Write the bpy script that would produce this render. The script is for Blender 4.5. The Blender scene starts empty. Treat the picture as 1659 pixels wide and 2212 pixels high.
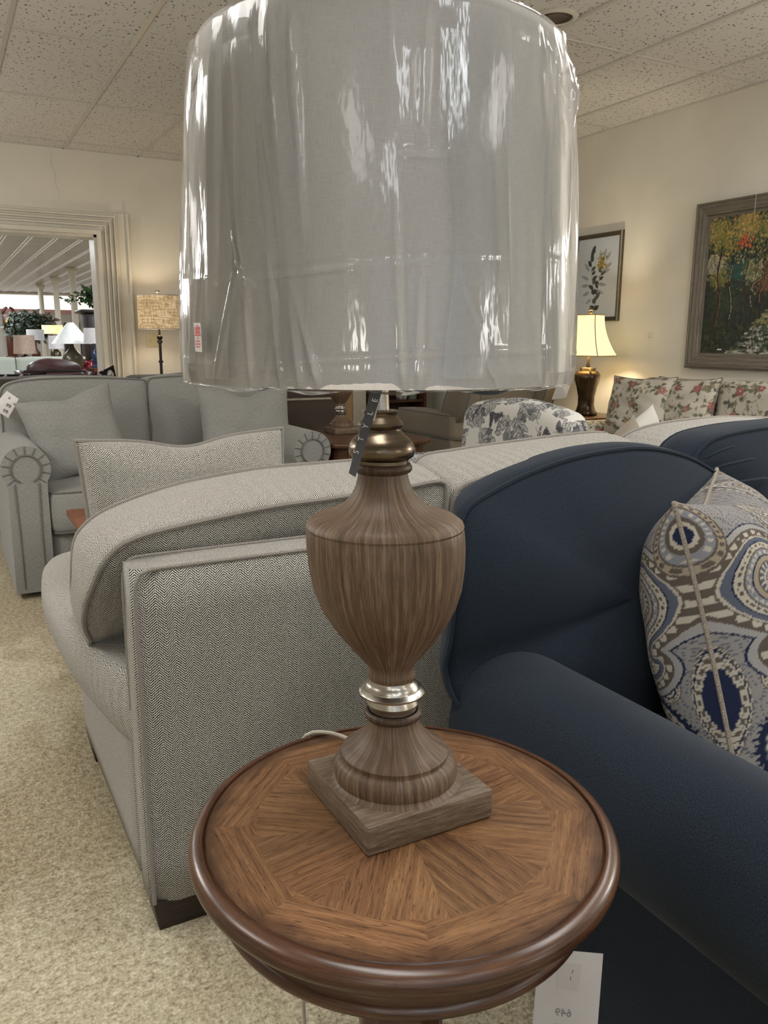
import bpy, bmesh, math, random
import numpy as np
from mathutils import Matrix, Vector
random.seed(7); np.random.seed(7)
PI = math.pi
SC = bpy.context.scene
COL = SC.collection

def lin(r, g, b):
    f = lambda c: (c/255/12.92 if c/255 <= .04045 else ((c/255+.055)/1.055)**2.4)
    return (f(r), f(g), f(b), 1.0)

# ------------------------------------------------------------------ camera, world, lights, exposure
# world axes = room axes: x along the far wall, y towards it. Camera 1.16 m above the floor.
CAMZ, CEIL = 1.16, 2.684
TH = 0.49759428
cam_d = bpy.data.cameras.new('camera'); cam = bpy.data.objects.new('camera', cam_d); COL.objects.link(cam)
cam_d.sensor_fit = 'VERTICAL'; cam_d.sensor_height = 24.0; cam_d.lens = 24.0*1750/2212
cam_d.clip_start = .02; cam_d.clip_end = 100
Mrows = [(0.9999850, 0.0011380, 0.0053557), (0.0054752, -0.2078417, -0.9781472), (0.0, 0.9781618, -0.2078448)]
def toroom(p):
    return (p[0]*math.cos(TH)+p[1]*math.sin(TH), -p[0]*math.sin(TH)+p[1]*math.cos(TH), p[2])
rt, dn, fw = [Vector(toroom(r)) for r in Mrows]
m = Matrix.Identity(4)
for i in range(3):
    m[i][0] = rt[i]; m[i][1] = -dn[i]; m[i][2] = -fw[i]
m.translation = (0, 0, CAMZ)
cam.matrix_world = m
SC.camera = cam

SC.view_settings.view_transform = 'Standard'; SC.view_settings.look = 'None'
SC.view_settings.gamma = 1; SC.view_settings.use_curve_mapping = False
SC.view_settings.exposure = 0.04
W = bpy.data.worlds.new('world'); SC.world = W; W.use_nodes = True
W.node_tree.nodes['Background'].inputs[0].default_value = (.75, .85, 1, 1)
W.node_tree.nodes['Background'].inputs[1].default_value = .5
try:
    SC.cycles.max_bounces = 7; SC.cycles.diffuse_bounces = 3; SC.cycles.use_adaptive_sampling = True; SC.cycles.adaptive_threshold = .045; SC.cycles.glossy_bounces = 3
    SC.cycles.transparent_max_bounces = 10; SC.cycles.transmission_bounces = 3
    SC.cycles.use_denoising = True; SC.cycles.caustics_reflective = False; SC.cycles.caustics_refractive = False
    SC.cycles.sample_clamp_indirect = 4
except Exception: pass

def area(name, loc, rot, sx, sy, power, color=(1, 1, 1)):
    l = bpy.data.lights.new(name, 'AREA'); l.shape = 'RECTANGLE'; l.size = sx; l.size_y = sy
    l.energy = power; l.color = color
    o = bpy.data.objects.new(name, l); COL.objects.link(o); o.location = loc; o.rotation_euler = rot
    return o
def point(name, loc, power, color, r=.03):
    l = bpy.data.lights.new(name, 'POINT'); l.energy = power; l.color = color; l.shadow_soft_size = r
    o = bpy.data.objects.new(name, l); COL.objects.link(o); o.location = loc
    return o
ADDED_TROFFERS = [(-1.642, 1.7685), (-1.642, 4.2065), (.164, .5495), (1.97, .5495), (3.174, 1.7685), (-1.642, -1.889), (2.572, -1.889)]  # unseen troffers, added for soft overhead light
ADDED_STRIPS = [(-.438, -1.889), (-1.04, -3.1075), (.164, -2.5), (.766, -1.889)]  # unseen strip lights, added to streak the plastic wrap with highlights
for x, y in ADDED_STRIPS:
    area('added_strip_tube', (x, y, CEIL-.05), (0, 0, 0), .13, 1.16, 7, (.92, .96, 1))
for x, y in ADDED_TROFFERS:
    area('added_troffer_lamp', (x, y, CEIL-.012), (0, 0, 0), .56, 1.16, 24 if y > 0 else 9, (1, .975, .94))
area('added_window_daylight', (-.6, -3.95, 1.45), (PI/2, 0, 0), 3.6, 1.7, 8, (.86, .93, 1))  # unseen window, added for cool light and highlights on the wrap
# unseen floor lamps, added to throw light on the ceiling and sideways
ADDED_LAMPS = [(-.9, 2.9, 34), (-2.4, -2.6, 24), (2.6, -2.8, 22), (3.9, .5, 60), (-1.2, 6.3, 30)]
for x, y, e_ in ADDED_LAMPS:
    point('added_lamp_bulb', (x, y, 1.62), e_, (1, .96, .91), .16)
# next showroom
for x, y in [(-1, 11), (3, 12), (0, 17), (5, 18), (1, 24), (6, 25), (2, 31)]:
    area('showroom_lamp', (x, y, 2.86), (0, 0, 0), .5, 3.4, 130, (.93, .96, 1))

# ------------------------------------------------------------------ object helpers
ORG = {}
def tag(o, label=None, cat=None, group=None, kind=None):
    if label: o['label'] = label
    if cat: o['category'] = cat
    if group: o['group'] = group
    if kind: o['kind'] = kind
    return o
def empty(name, loc, label, cat, group=None):
    o = bpy.data.objects.new(name, None); COL.objects.link(o); o.location = loc
    o.empty_display_size = .1
    ORG[o.name] = Vector(loc)
    return tag(o, label, cat, group)
def boxuv(me):
    uv = me.uv_layers.new(name='UVMap')
    n = len(me.loops)
    co = np.empty(len(me.vertices)*3); me.vertices.foreach_get('co', co); co = co.reshape(-1, 3)
    li = np.empty(n, int); me.loops.foreach_get('vertex_index', li)
    pn = np.empty(len(me.polygons)*3); me.polygons.foreach_get('normal', pn); pn = np.abs(pn.reshape(-1, 3))
    lt = np.empty(len(me.polygons), int); me.polygons.foreach_get('loop_total', lt)
    ax = np.repeat(np.argmax(pn, 1), lt)
    c = co[li]
    out = np.empty((n, 2))
    out[:, 0] = np.where(ax == 0, c[:, 1], c[:, 0]); out[:, 1] = np.where(ax == 2, c[:, 1], c[:, 2])
    uv.data.foreach_set('uv', out.ravel())
def mk(name, V, F, mt, parent=None, smooth=True, uv=None, col=None, angle=None):
    """one mesh object; V in world coordinates, stored relative to its thing's origin"""
    org = ORG.get(parent.name, Vector((0, 0, 0))) if parent else Vector((0, 0, 0))
    V = np.asarray([tuple(v) for v in V], float) if not isinstance(V, np.ndarray) else V.astype(float)
    if not parent:
        org = Vector(((V[:, 0].min()+V[:, 0].max())/2, (V[:, 1].min()+V[:, 1].max())/2, V[:, 2].min()))
    V = V-np.array(org)
    me = bpy.data.meshes.new(name)
    me.from_pydata(V.tolist(), [], [tuple(int(i) for i in f) for f in F]); me.update()
    if uv is None: boxuv(me)
    else:
        l = me.uv_layers.new(name='UVMap'); l.data.foreach_set('uv', np.asarray(uv, float).ravel())
    if col is not None:
        a = me.color_attributes.new('Col', 'FLOAT_COLOR', 'POINT')
        c = np.ones((len(V), 4)); c[:, :3] = col; a.data.foreach_set('color', c.ravel())
    if smooth: me.polygons.foreach_set('use_smooth', [True]*len(me.polygons))
    if angle is not None:
        try: me.set_sharp_from_angle(angle=math.radians(angle))
        except Exception: pass
    me.materials.append(mt)
    o = bpy.data.objects.new(name, me); COL.objects.link(o)
    if parent: o.parent = parent
    else: o.location = org
    ORG[o.name] = org
    return o
def copy_tree(o, loc, rotz=0, label=None, group=None, skip=()):
    def rec(s, par):
        c = s.copy(); COL.objects.link(c)
        if par: c.parent = par
        for ch in s.children:
            if ch.name.split('.')[0] in skip: continue
            rec(ch, c)
        return c
    c = rec(o, None); c.location = loc; c.rotation_euler = (0, 0, rotz)
    if label: c['label'] = label
    if group: c['group'] = group
    return c

class MB:
    def __init__(s): s.V = []; s.F = []
    def add(s, V, F):
        b = len(s.V); s.V += [tuple(v) for v in V]; s.F += [tuple(i+b for i in f) for f in F]; return s
    def box(s, x0, x1, y0, y1, z0, z1, bev=0, seg=2, R=None, piv=None):
        V, F = box_geo(x0, x1, y0, y1, z0, z1, bev, seg)
        if R is not None: V = [R @ (Vector(v)-Vector(piv))+Vector(piv) for v in V]
        return s.add(V, F)
    def lathe(s, prof, c=(0, 0, 0), n=48, shear=(0, 0)):
        return s.add(*lathe_geo(prof, c, n, shear))
    def tube(s, pts, r, closed=False, n=8): return s.add(*tube_geo(pts, r, closed, n))
    def ob(s, name, mt, parent=None, smooth=True, angle=40): return mk(name, s.V, s.F, mt, parent, smooth, angle=angle)

def box_geo(x0, x1, y0, y1, z0, z1, bev=0, seg=2):
    bm = bmesh.new()
    bmesh.ops.create_cube(bm, size=1)
    for v in bm.verts:
        v.co = Vector(((x0+x1)/2+v.co.x*(x1-x0), (y0+y1)/2+v.co.y*(y1-y0), (z0+z1)/2+v.co.z*(z1-z0)))
    if bev > 0:
        bmesh.ops.bevel(bm, geom=bm.edges[:], offset=bev, segments=seg, profile=.5, affect='EDGES')
    bm.verts.index_update()
    V = [v.co.copy() for v in bm.verts]; F = [[v.index for v in f.verts] for f in bm.faces]
    bm.free(); return V, F
def lathe_geo(prof, c=(0, 0, 0), n=48, shear=(0, 0)):
    V = []; F = []
    for r, z in prof:
        for k in range(n):
            a = 2*PI*k/n
            V.append((c[0]+r*math.cos(a)+shear[0]*z, c[1]+r*math.sin(a)+shear[1]*z, c[2]+z))
    for j in range(len(prof)-1):
        for k in range(n):
            a, b = j*n+k, j*n+(k+1) % n
            F.append((a, b, b+n, a+n))
    return V, F
def lathe_uv(prof, n, around):
    s = [0]
    for (r0, z0), (r1, z1) in zip(prof[:-1], prof[1:]): s.append(s[-1]+math.hypot(r1-r0, z1-z0))
    R0 = max(r for r, z in prof); uv = []
    for j in range(len(prof)-1):
        for k in range(n):
            a, b = 2*PI*k/n*R0, 2*PI*(k+1)/n*R0
            q = [(a, s[j]), (b, s[j]), (b, s[j+1]), (a, s[j+1])]
            uv += q if around else [(y, x) for x, y in q]
    return uv
def tube_geo(pts, r, closed=False, n=8):
    P = [Vector(p) for p in pts]; m = len(P); V = []; F = []
    rr = r if isinstance(r, (list, tuple)) else [r]*m
    up = None
    for i in range(m):
        if closed: t = P[(i+1) % m]-P[i-1]
        else: t = P[min(i+1, m-1)]-P[max(i-1, 0)]
        if t.length < 1e-9: t = Vector((0, 0, 1))
        t.normalize()
        if up is None:
            up = Vector((0, 0, 1)) if abs(t.z) < .9 else Vector((1, 0, 0))
        u = (up-t*up.dot(t))
        if u.length < 1e-6: u = t.orthogonal()
        u.normalize(); up = u; w = t.cross(u)
        for k in range(n):
            a = 2*PI*k/n
            V.append(P[i]+(u*math.cos(a)+w*math.sin(a))*rr[i])
    L = m if closed else m-1
    for i in range(L):
        j = (i+1) % m
        for k in range(n):
            F.append((i*n+k, i*n+(k+1) % n, j*n+(k+1) % n, j*n+k))
    if not closed:
        F.append(tuple(range(n))[::-1]); F.append(tuple((m-1)*n+k for k in range(n)))
    return V, F
def lathe_ob(name, prof, c, n, mt, parent, shear=(0, 0), around=False, angle=50):
    V, F = lathe_geo(prof, c, n, shear)
    return mk(name, V, F, mt, parent, uv=lathe_uv(prof, n, around), angle=angle)
def smooth_loop(pts, n=96, closed=True):
    """Catmull-Rom through pts, resampled to n evenly spaced points"""
    P = np.array(pts, float); m = len(P); out = []
    segs = m if closed else m-1
    for i in range(segs):
        g = lambda k: P[k % m] if closed else P[min(max(k, 0), m-1)]
        p0, p1, p2, p3 = g(i-1), g(i), g(i+1), g(i+2)
        for t in np.linspace(0, 1, 14, endpoint=False):
            out.append(.5*((2*p1)+(-p0+p2)*t+(2*p0-5*p1+4*p2-p3)*t*t+(-p0+3*p1-3*p2+p3)*t**3))
    if not closed: out.append(P[-1])
    out = np.array(out)
    Q = np.vstack([out, out[:1]]) if closed else out
    d = np.r_[0, np.cumsum(np.linalg.norm(np.diff(Q, axis=0), axis=1))]
    s = np.linspace(0, d[-1], n, endpoint=not closed)
    return np.stack([np.interp(s, d, Q[:, k]) for k in range(Q.shape[1])], 1)
def rrect(x0, x1, y0, y1, r, n=88, sag=0):
    """rounded rectangle loop (counter clockwise)"""
    out = []
    r = min(r, (x1-x0)/2-.001, (y1-y0)/2-.001)
    for cx, cy, a0 in ((x1-r, y1-r, 0), (x0+r, y1-r, 90), (x0+r, y0+r, 180), (x1-r, y0+r, 270)):
        for k in range(7):
            a = math.radians(a0+90*k/6); out.append((cx+r*math.cos(a), cy+r*math.sin(a)))
    Q = np.array(out+out[:1]); d = np.r_[0, np.cumsum(np.linalg.norm(np.diff(Q, axis=0), axis=1))]
    s = np.linspace(0, d[-1], n, endpoint=False)
    return np.stack([np.interp(s, d, Q[:, 0]), np.interp(s, d, Q[:, 1])], 1)
def boxcushion(name, A, B, cA, cB, bulge, mt, parent, pip=None, pipr=.005, rows=8, K=12, wob=0.0, seed=0):
    """cushion between two matching 3-D loops: A and B, crowned caps, bulging boxing, piping on both seams"""
    A = np.array(A, float); B = np.array(B, float); n = len(A)
    a0, b0 = A.mean(0), B.mean(0)
    ax = (a0-b0); ax /= np.linalg.norm(ax)
    rs = np.random.RandomState(seed)
    V = []; F = []
    ph = rs.rand(6)*6.28
    for j in range(rows+1):
        s = j/rows; L = A*(1-s)+B*s; c = a0*(1-s)+b0*s
        out = L-c; out -= np.outer(out@ax, ax); out /= np.linalg.norm(out, axis=1)[:, None]+1e-9
        k = np.arange(n)/n*2*PI
        w = wob*(np.sin(3*k+ph[0]+2*s)+.6*np.sin(7*k+ph[1])+.4*np.sin(11*k+ph[2]-3*s))
        e = (4*s*(1-s))**.6
        V.append(L+out*((bulge*e+w*e)[:, None] if wob else bulge*e))
    def ring(L, c, crown, sgn):
        for k in range(1, K):
            t = k/K; h = crown*(1-(1-t)**2.2)
            q = c+(L-c)*(1-t)
            if wob:
                q = q+np.outer(wob*np.sin(q[:, 0]*17+ph[3])*np.cos(q[:, 2]*14+q[:, 1]*11+ph[4])*min(1, 2*t), ax)
            V.append(q+ax*sgn*h)
    ring(A, a0, cA, 1); iA = rows+1
    ring(B, b0, cB, -1); iB = rows+K
    nv = sum(len(v) for v in V)
    V.append(np.array([a0+ax*cA])); V.append(np.array([b0-ax*cB]))
    def strip(r0, r1, flip):
        for k in range(n):
            f = (r0*n+k, r0*n+(k+1) % n, r1*n+(k+1) % n, r1*n+k)
            F.append(f[::-1] if flip else f)
    for j in range(rows): strip(j, j+1, False)
    strip(0, iA, True)
    for k in range(K-2): strip(iA+k, iA+k+1, True)
    strip(rows, iB, False)
    for k in range(K-2): strip(iB+k, iB+k+1, False)
    la, lb = iA+K-2, iB+K-2
    for k in range(n):
        F.append((la*n+(k+1) % n, la*n+k, nv)); F.append((lb*n+k, lb*n+(k+1) % n, nv+1))
    o = mk(name, np.vstack(V), F, mt, parent)
    bm = bmesh.new(); bm.from_mesh(o.data); bmesh.ops.recalc_face_normals(bm, faces=bm.faces[:]); bm.to_mesh(o.data); bm.free()
    if pip is not None:
        ORG[o.name] = ORG[parent.name] if parent else ORG[o.name]
        p = MB(); out = A-a0; out /= np.linalg.norm(out, axis=1)[:, None]
        p.tube(A+out*pipr*.4, pipr, True, 6); out = B-b0; out /= np.linalg.norm(out, axis=1)[:, None]
        p.tube(B+out*pipr*.4, pipr, True, 6)
        p.ob('piping', pip, o)
    return o
def hcushion(name, x0, x1, y0, y1, z0, z1, r, crown, bulge, mt, parent, pip=None, pipr=.005, wob=.002, seed=0):
    L = rrect(x0, x1, y0, y1, r)
    A = [(p[0], p[1], z1) for p in L]; B = [(p[0], p[1], z0) for p in L]
    return boxcushion(name, A, B, crown, crown*.2, bulge, mt, parent, pip, pipr, wob=wob, seed=seed)
def pillow(name, c, X, Y, w, h, t, mt, parent=None, pip=None, pipr=.004, ear=.10, dent=0, canvas=None, n=26, label=None, cat='pillow', group=None, wob=.004, seed=1, skew=False, x_off=0):
    """knife-edge pillow: c centre, X and Y in-plane directions, thickness t, dented top edge"""
    X = Vector(X).normalized(); Y = Vector(Y)
    Y = Y.normalized() if skew else (Y-X*Y.dot(X)).normalized()
    N = X.cross(Y).normalized()
    rs = np.random.RandomState(seed); ph = rs.rand(8)*6.28
    def P(s, u, side):
        e = 1-ear*(1-u*u)*abs(s)**3; f = 1-ear*(1-s*s)*abs(u)**3
        x = s*w/2*e; y = u*h/2*f
        if dent: y -= dent*math.exp(-(s/.33)**2)*max(0, u)**2
        q = max(0, (1-s**4)*(1-u**4))
        th = t/2*(q**.55)*(1-.25*(s*s+u*u)/2)
        wr = wob*(math.sin(5*s+3*u+ph[0])+.6*math.sin(9*s-4*u+ph[1])+.5*math.sin(13*u+ph[2]*s))*min(1, q*3)
        return Vector(c)+X*x+Y*y+N*side*(th+wr)
    g = np.linspace(-1, 1, n+1); g = np.sign(g)*(1-(1-np.abs(g))**1.25)
    V = []; F = []; C = []
    idx = {}
    def vid(i, j, side):
        edge = i in (0, n) or j in (0, n)
        k = (i, j, 0 if edge else side)
        if k not in idx:
            idx[k] = len(V); V.append(P(g[i], g[j], 0 if edge else side))
            if canvas is not None:
                hh, ww, _ = canvas.shape
                C.append(canvas[min(hh-1, int((1-(g[j]+1)/2)*hh)), min(ww-1, int((x_off+(1-x_off)*(g[i]+1)/2)*ww))])
        return idx[k]
    for side in (1, -1):
        for i in range(n):
            for j in range(n):
                f = (vid(i, j, side), vid(i+1, j, side), vid(i+1, j+1, side), vid(i, j+1, side))
                F.append(f if side == 1 else f[::-1])
    org = None
    o = mk(name, V, F, mt, parent, col=np.array(C) if canvas is not None else None)
    if label: tag(o, label, cat, group)
    if pip is not None:
        lp = [P(s, -1, 0) for s in g]+[P(1, u, 0) for u in g[1:]]+[P(s, 1, 0) for s in g[::-1][1:]]+[P(-1, u, 0) for u in g[::-1][1:-1]]
        MB().tube(lp, pipr, True, 7).ob('piping', pip, o)
    return o
def extr(prof, y0, y1, fn, nseg=2):
    """extrude closed 2-D profile; fn(a,b,y)->3-D"""
    n = len(prof); V = []; F = []
    ys = np.linspace(y0, y1, nseg+1)
    for y in ys:
        for a, b in prof: V.append(fn(a, b, y))
    for j in range(nseg):
        for k in range(n): F.append((j*n+k, j*n+(k+1) % n, (j+1)*n+(k+1) % n, (j+1)*n+k))
    F.append(tuple(range(n))[::-1]); F.append(tuple(nseg*n+k for k in range(n)))
    return V, F
def fixn(o):
    bm = bmesh.new(); bm.from_mesh(o.data); bmesh.ops.recalc_face_normals(bm, faces=bm.faces[:]); bm.to_mesh(o.data); bm.free(); return o
def text_ob(name, s, size, mt, parent, Mx, extr_=.0002, align='CENTER'):
    cu = bpy.data.curves.new(name, 'FONT'); cu.body = s; cu.size = size; cu.extrude = extr_
    cu.align_x = align; cu.align_y = 'CENTER'; cu.resolution_u = 3
    t = bpy.data.objects.new(name+'_tmp', cu); COL.objects.link(t)
    dg = bpy.context.evaluated_depsgraph_get()
    me = bpy.data.meshes.new_from_object(t.evaluated_get(dg)); bpy.data.objects.remove(t)
    org = ORG.get(parent.name, Vector((0, 0, 0)))
    me.transform(Matrix.Translation(-org) @ Mx); me.materials.clear(); me.materials.append(mt); me.name = name
    o = bpy.data.objects.new(name, me); COL.objects.link(o); o.parent = parent
    return o
def frameM(o, X, Y):
    X = Vector(X).normalized(); Y = Vector(Y); Y = (Y-X*Y.dot(X)).normalized(); N = X.cross(Y)
    M_ = Matrix.Identity(4)
    for i in range(3): M_[i][0] = X[i]; M_[i][1] = Y[i]; M_[i][2] = N[i]; M_[i][3] = o[i]
    return M_

# ------------------------------------------------------------------ materials
def newmat(name):
    m_ = bpy.data.materials.new(name); m_.use_nodes = True
    nt = m_.node_tree; b = nt.nodes['Principled BSDF']
    return m_, nt, b
def N(nt, t, **k):
    n = nt.nodes.new(t)
    for a, v in k.items(): setattr(n, a, v)
    return n
def math_(nt, op, a, b=None, c=None):
    n = nt.nodes.new('ShaderNodeMath'); n.operation = op
    for i, x in enumerate((a, b, c)):
        if x is None: continue
        if isinstance(x, (int, float)): n.inputs[i].default_value = x
        else: nt.links.new(x, n.inputs[i])
    return n.outputs[0]
def mix(nt, fac, a, b, bt='MIX'):
    n = nt.nodes.new('ShaderNodeMix'); n.data_type = 'RGBA'; n.blend_type = bt
    for i, x in ((0, fac), (6, a), (7, b)):
        if isinstance(x, (int, float)): n.inputs[i].default_value = x
        elif isinstance(x, tuple): n.inputs[i].default_value = x
        else: nt.links.new(x, n.inputs[i])
    return n.outputs[2]
def noise(nt, vec, scale, det=2, rough=.5, sc=None):
    if sc is not None:
        mp = N(nt, 'ShaderNodeMapping'); mp.inputs['Scale'].default_value = sc; nt.links.new(vec, mp.inputs[0]); vec = mp.outputs[0]
    n = N(nt, 'ShaderNodeTexNoise'); n.inputs['Scale'].default_value = scale; n.inputs['Detail'].default_value = det; n.inputs['Roughness'].default_value = rough
    nt.links.new(vec, n.inputs['Vector']); return n.outputs['Fac']
def ramp(nt, fac, stops):
    r = N(nt, 'ShaderNodeValToRGB'); e = r.color_ramp.elements
    e[0].position, e[0].color = stops[0]; e[1].position, e[1].color = stops[-1]
    for p, c in stops[1:-1]:
        x = e.new(p); x.color = c
    nt.links.new(fac, r.inputs[0]); return r.outputs[0]
def bump(nt, b, h, strength=.3, dist=.002):
    n = N(nt, 'ShaderNodeBump'); n.inputs['Strength'].default_value = strength; n.inputs['Distance'].default_value = dist
    nt.links.new(h, n.inputs['Height']); nt.links.new(n.outputs[0], b.inputs['Normal'])
def UV(nt): return N(nt, 'ShaderNodeTexCoord').outputs['UV']
def OBJ(nt): return N(nt, 'ShaderNodeTexCoord').outputs['Object']
def plain(name, rgb, rough=.5, metal=0, var=.06, sc=20, spec=.5, bumps=0, emit=None, es=0):
    m_, nt, b = newmat(name); c = lin(*rgb)
    n = noise(nt, OBJ(nt), sc, 3)
    d = tuple(x*(1-var*2) for x in c[:3])+(1,); l = tuple(min(1, x*(1+var*2)) for x in c[:3])+(1,)
    nt.links.new(ramp(nt, n, [(.3, d), (.7, l)]), b.inputs['Base Color'])
    b.inputs['Roughness'].default_value = rough; b.inputs['Metallic'].default_value = metal
    b.inputs['Specular IOR Level'].default_value = spec
    if bumps: bump(nt, b, n, bumps)
    if emit:
        b.inputs['Emission Color'].default_value = lin(*emit); b.inputs['Emission Strength'].default_value = es
    return m_
def herring(name, light, dark, w=.017, pitch=.0042, slope=1.0):
    m_, nt, b = newmat(name)
    sp = N(nt, 'ShaderNodeSeparateXYZ')
    uvo = UV(nt)
    wob = noise(nt, uvo, 260, 2, .6)
    nt.links.new(uvo, sp.inputs[0])
    u = math_(nt, 'DIVIDE', sp.outputs[0], 2*w)
    tri = math_(nt, 'ABSOLUTE', math_(nt, 'SUBTRACT', math_(nt, 'MULTIPLY', math_(nt, 'FRACT', u), 2.0), 1.0))
    v = math_(nt, 'ADD', math_(nt, 'MULTIPLY', sp.outputs[1], 1.0), math_(nt, 'MULTIPLY', tri, w*slope))
    v = math_(nt, 'ADD', v, math_(nt, 'MULTIPLY', wob, .0026))
    s = math_(nt, 'SINE', math_(nt, 'MULTIPLY', v, 2*PI/pitch))
    # cross threads break the strands into stitches
    x = math_(nt, 'SINE', math_(nt, 'MULTIPLY', sp.outputs[0], 2*PI/(w/5)))
    s = math_(nt, 'ADD', s, math_(nt, 'MULTIPLY', x, .30))
    f = noise(nt, uvo, 400, 3, .75)
    s = math_(nt, 'ADD', math_(nt, 'MULTIPLY', s, .85), math_(nt, 'MULTIPLY', math_(nt, 'SUBTRACT', f, .5), 2.2))
    s = math_(nt, 'ADD', math_(nt, 'MULTIPLY', s, .5), .5)
    col = ramp(nt, s, [(.2, lin(*dark)), (.5, lin(*[int(a*.55+c*.45) for a, c in zip(light, dark)])), (.8, lin(*light))])
    nt.links.new(col, b.inputs['Base Color'])
    b.inputs['Roughness'].default_value = .95; b.inputs['Specular IOR Level'].default_value = .15
    b.inputs['Sheen Weight'].default_value = .15
    bump(nt, b, s, .5, .0018)
    return m_
def heather(name, light, dark, sx=160, sy=30, fine=700, sheen=.15):
    m_, nt, b = newmat(name); uv = UV(nt)
    a = noise(nt, uv, 5, 3, .7, (sx, sy, 1)); c = noise(nt, uv, 5, 3, .7, (sy*1.4, sx*1.4, 1)); f = noise(nt, uv, fine, 2, .7)
    s = math_(nt, 'ADD', math_(nt, 'ADD', math_(nt, 'MULTIPLY', a, .45), math_(nt, 'MULTIPLY', c, .25)), math_(nt, 'MULTIPLY', f, .3))
    nt.links.new(ramp(nt, s, [(.36, lin(*dark)), (.64, lin(*light))]), b.inputs['Base Color'])
    b.inputs['Roughness'].default_value = .95; b.inputs['Specular IOR Level'].default_value = .12; b.inputs['Sheen Weight'].default_value = sheen
    bump(nt, b, s, .45, .0015)
    return m_
def wood(name, base, dark, light, gx=2.5, gy=60, rough=.45, grainamt=1.0, obj=False, spec=.4, perface=False, burnish=None, bumps=.12):
    """grain runs along U of the UV map (metres)"""
    m_, nt, b = newmat(name); uv = OBJ(nt) if obj else UV(nt)
    sc = (gx, gy, gy) if not obj else (gy, gy, gx)
    a = noise(nt, uv, 3, 4, .65, sc); f = noise(nt, uv, 9, 3, .7, (sc[0]*1.6, sc[1]*1.6, sc[2]*1.6))
    g = math_(nt, 'ADD', math_(nt, 'MULTIPLY', a, .62), math_(nt, 'MULTIPLY', f, .38))
    col = ramp(nt, g, [(.34, lin(*dark)), (.5, lin(*base)), (.68, lin(*light))])
    # open pores: short dark dashes along the grain
    p = noise(nt, uv, 14, 2, .6, (sc[0]*1.4, sc[1]*.9, sc[2]*.9))
    pore = ramp(nt, p, [(.60, (0, 0, 0, 1)), (.68, (1, 1, 1, 1))])
    sp = N(nt, 'ShaderNodeSeparateColor'); nt.links.new(pore, sp.inputs[0])
    col = mix(nt, math_(nt, 'MULTIPLY', sp.outputs[0], .55*grainamt), col, lin(*[int(x*.5) for x in dark]))
    if perface:
        at = N(nt, 'ShaderNodeVertexColor'); at.layer_name = 'Col'
        col = mix(nt, 1.0, col, at.outputs[0], 'MULTIPLY')
    if burnish:
        ob = OBJ(nt); s2 = N(nt, 'ShaderNodeVectorMath'); s2.operation = 'LENGTH'
        mp = N(nt, 'ShaderNodeMapping'); mp.inputs['Scale'].default_value = (1, 1, 0); nt.links.new(ob, mp.inputs[0]); nt.links.new(mp.outputs[0], s2.inputs[0])
        n2 = noise(nt, ob, 30, 3)
        rr = math_(nt, 'ADD', s2.outputs['Value'], math_(nt, 'MULTIPLY', math_(nt, 'SUBTRACT', n2, .5), .03))
        mm = N(nt, 'ShaderNodeMapRange'); mm.inputs[1].default_value = burnish[0]; mm.inputs[2].default_value = burnish[1]; nt.links.new(rr, mm.inputs[0])
        col = mix(nt, math_(nt, 'MULTIPLY', mm.outputs[0], .85), col, lin(38, 20, 12))
    nt.links.new(col, b.inputs['Base Color'])
    b.inputs['Roughness'].default_value = rough; b.inputs['Specular IOR Level'].default_value = spec
    if bumps: bump(nt, b, g, bumps, .001)
    return m_
def painted(name, rough=.9, bumps=.3, fine=500, spec=.15):
    m_, nt, b = newmat(name); at = N(nt, 'ShaderNodeVertexColor'); at.layer_name = 'Col'
    f = noise(nt, UV(nt), fine, 2, .6)
    col = mix(nt, .25, at.outputs[0], ramp(nt, f, [(.3, (.35, .35, .35, 1)), (.7, (1, 1, 1, 1))]), 'MULTIPLY')
    nt.links.new(col, b.inputs['Base Color']); b.inputs['Roughness'].default_value = rough; b.inputs['Specular IOR Level'].default_value = spec
    if bumps: bump(nt, b, f, bumps, .001)
    return m_
def brushed(name, rgb, rough=.28):
    m_, nt, b = newmat(name); b.inputs['Metallic'].default_value = 1
    n = noise(nt, OBJ(nt), 30, 2, .5, (1, 1, 18))
    c = lin(*rgb)
    nt.links.new(ramp(nt, n, [(.3, tuple(x*.8 for x in c[:3])+(1,)), (.7, c)]), b.inputs['Base Color'])
    r = N(nt, 'ShaderNodeMapRange'); r.inputs[3].default_value = rough*.8; r.inputs[4].default_value = rough*1.25; nt.links.new(n, r.inputs[0]); nt.links.new(r.outputs[0], b.inputs['Roughness'])
    return m_
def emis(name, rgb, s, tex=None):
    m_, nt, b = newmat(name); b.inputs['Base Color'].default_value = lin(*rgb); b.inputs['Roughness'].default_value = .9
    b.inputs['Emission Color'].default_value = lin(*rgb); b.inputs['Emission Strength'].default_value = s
    if tex:
        n = noise(nt, UV(nt), 5, 3, .7, tex)
        nt.links.new(ramp(nt, n, [(.3, tuple(x*.55 for x in lin(*rgb)[:3])+(1,)), (.7, lin(*rgb))]), b.inputs['Emission Color'])
    return m_

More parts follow.
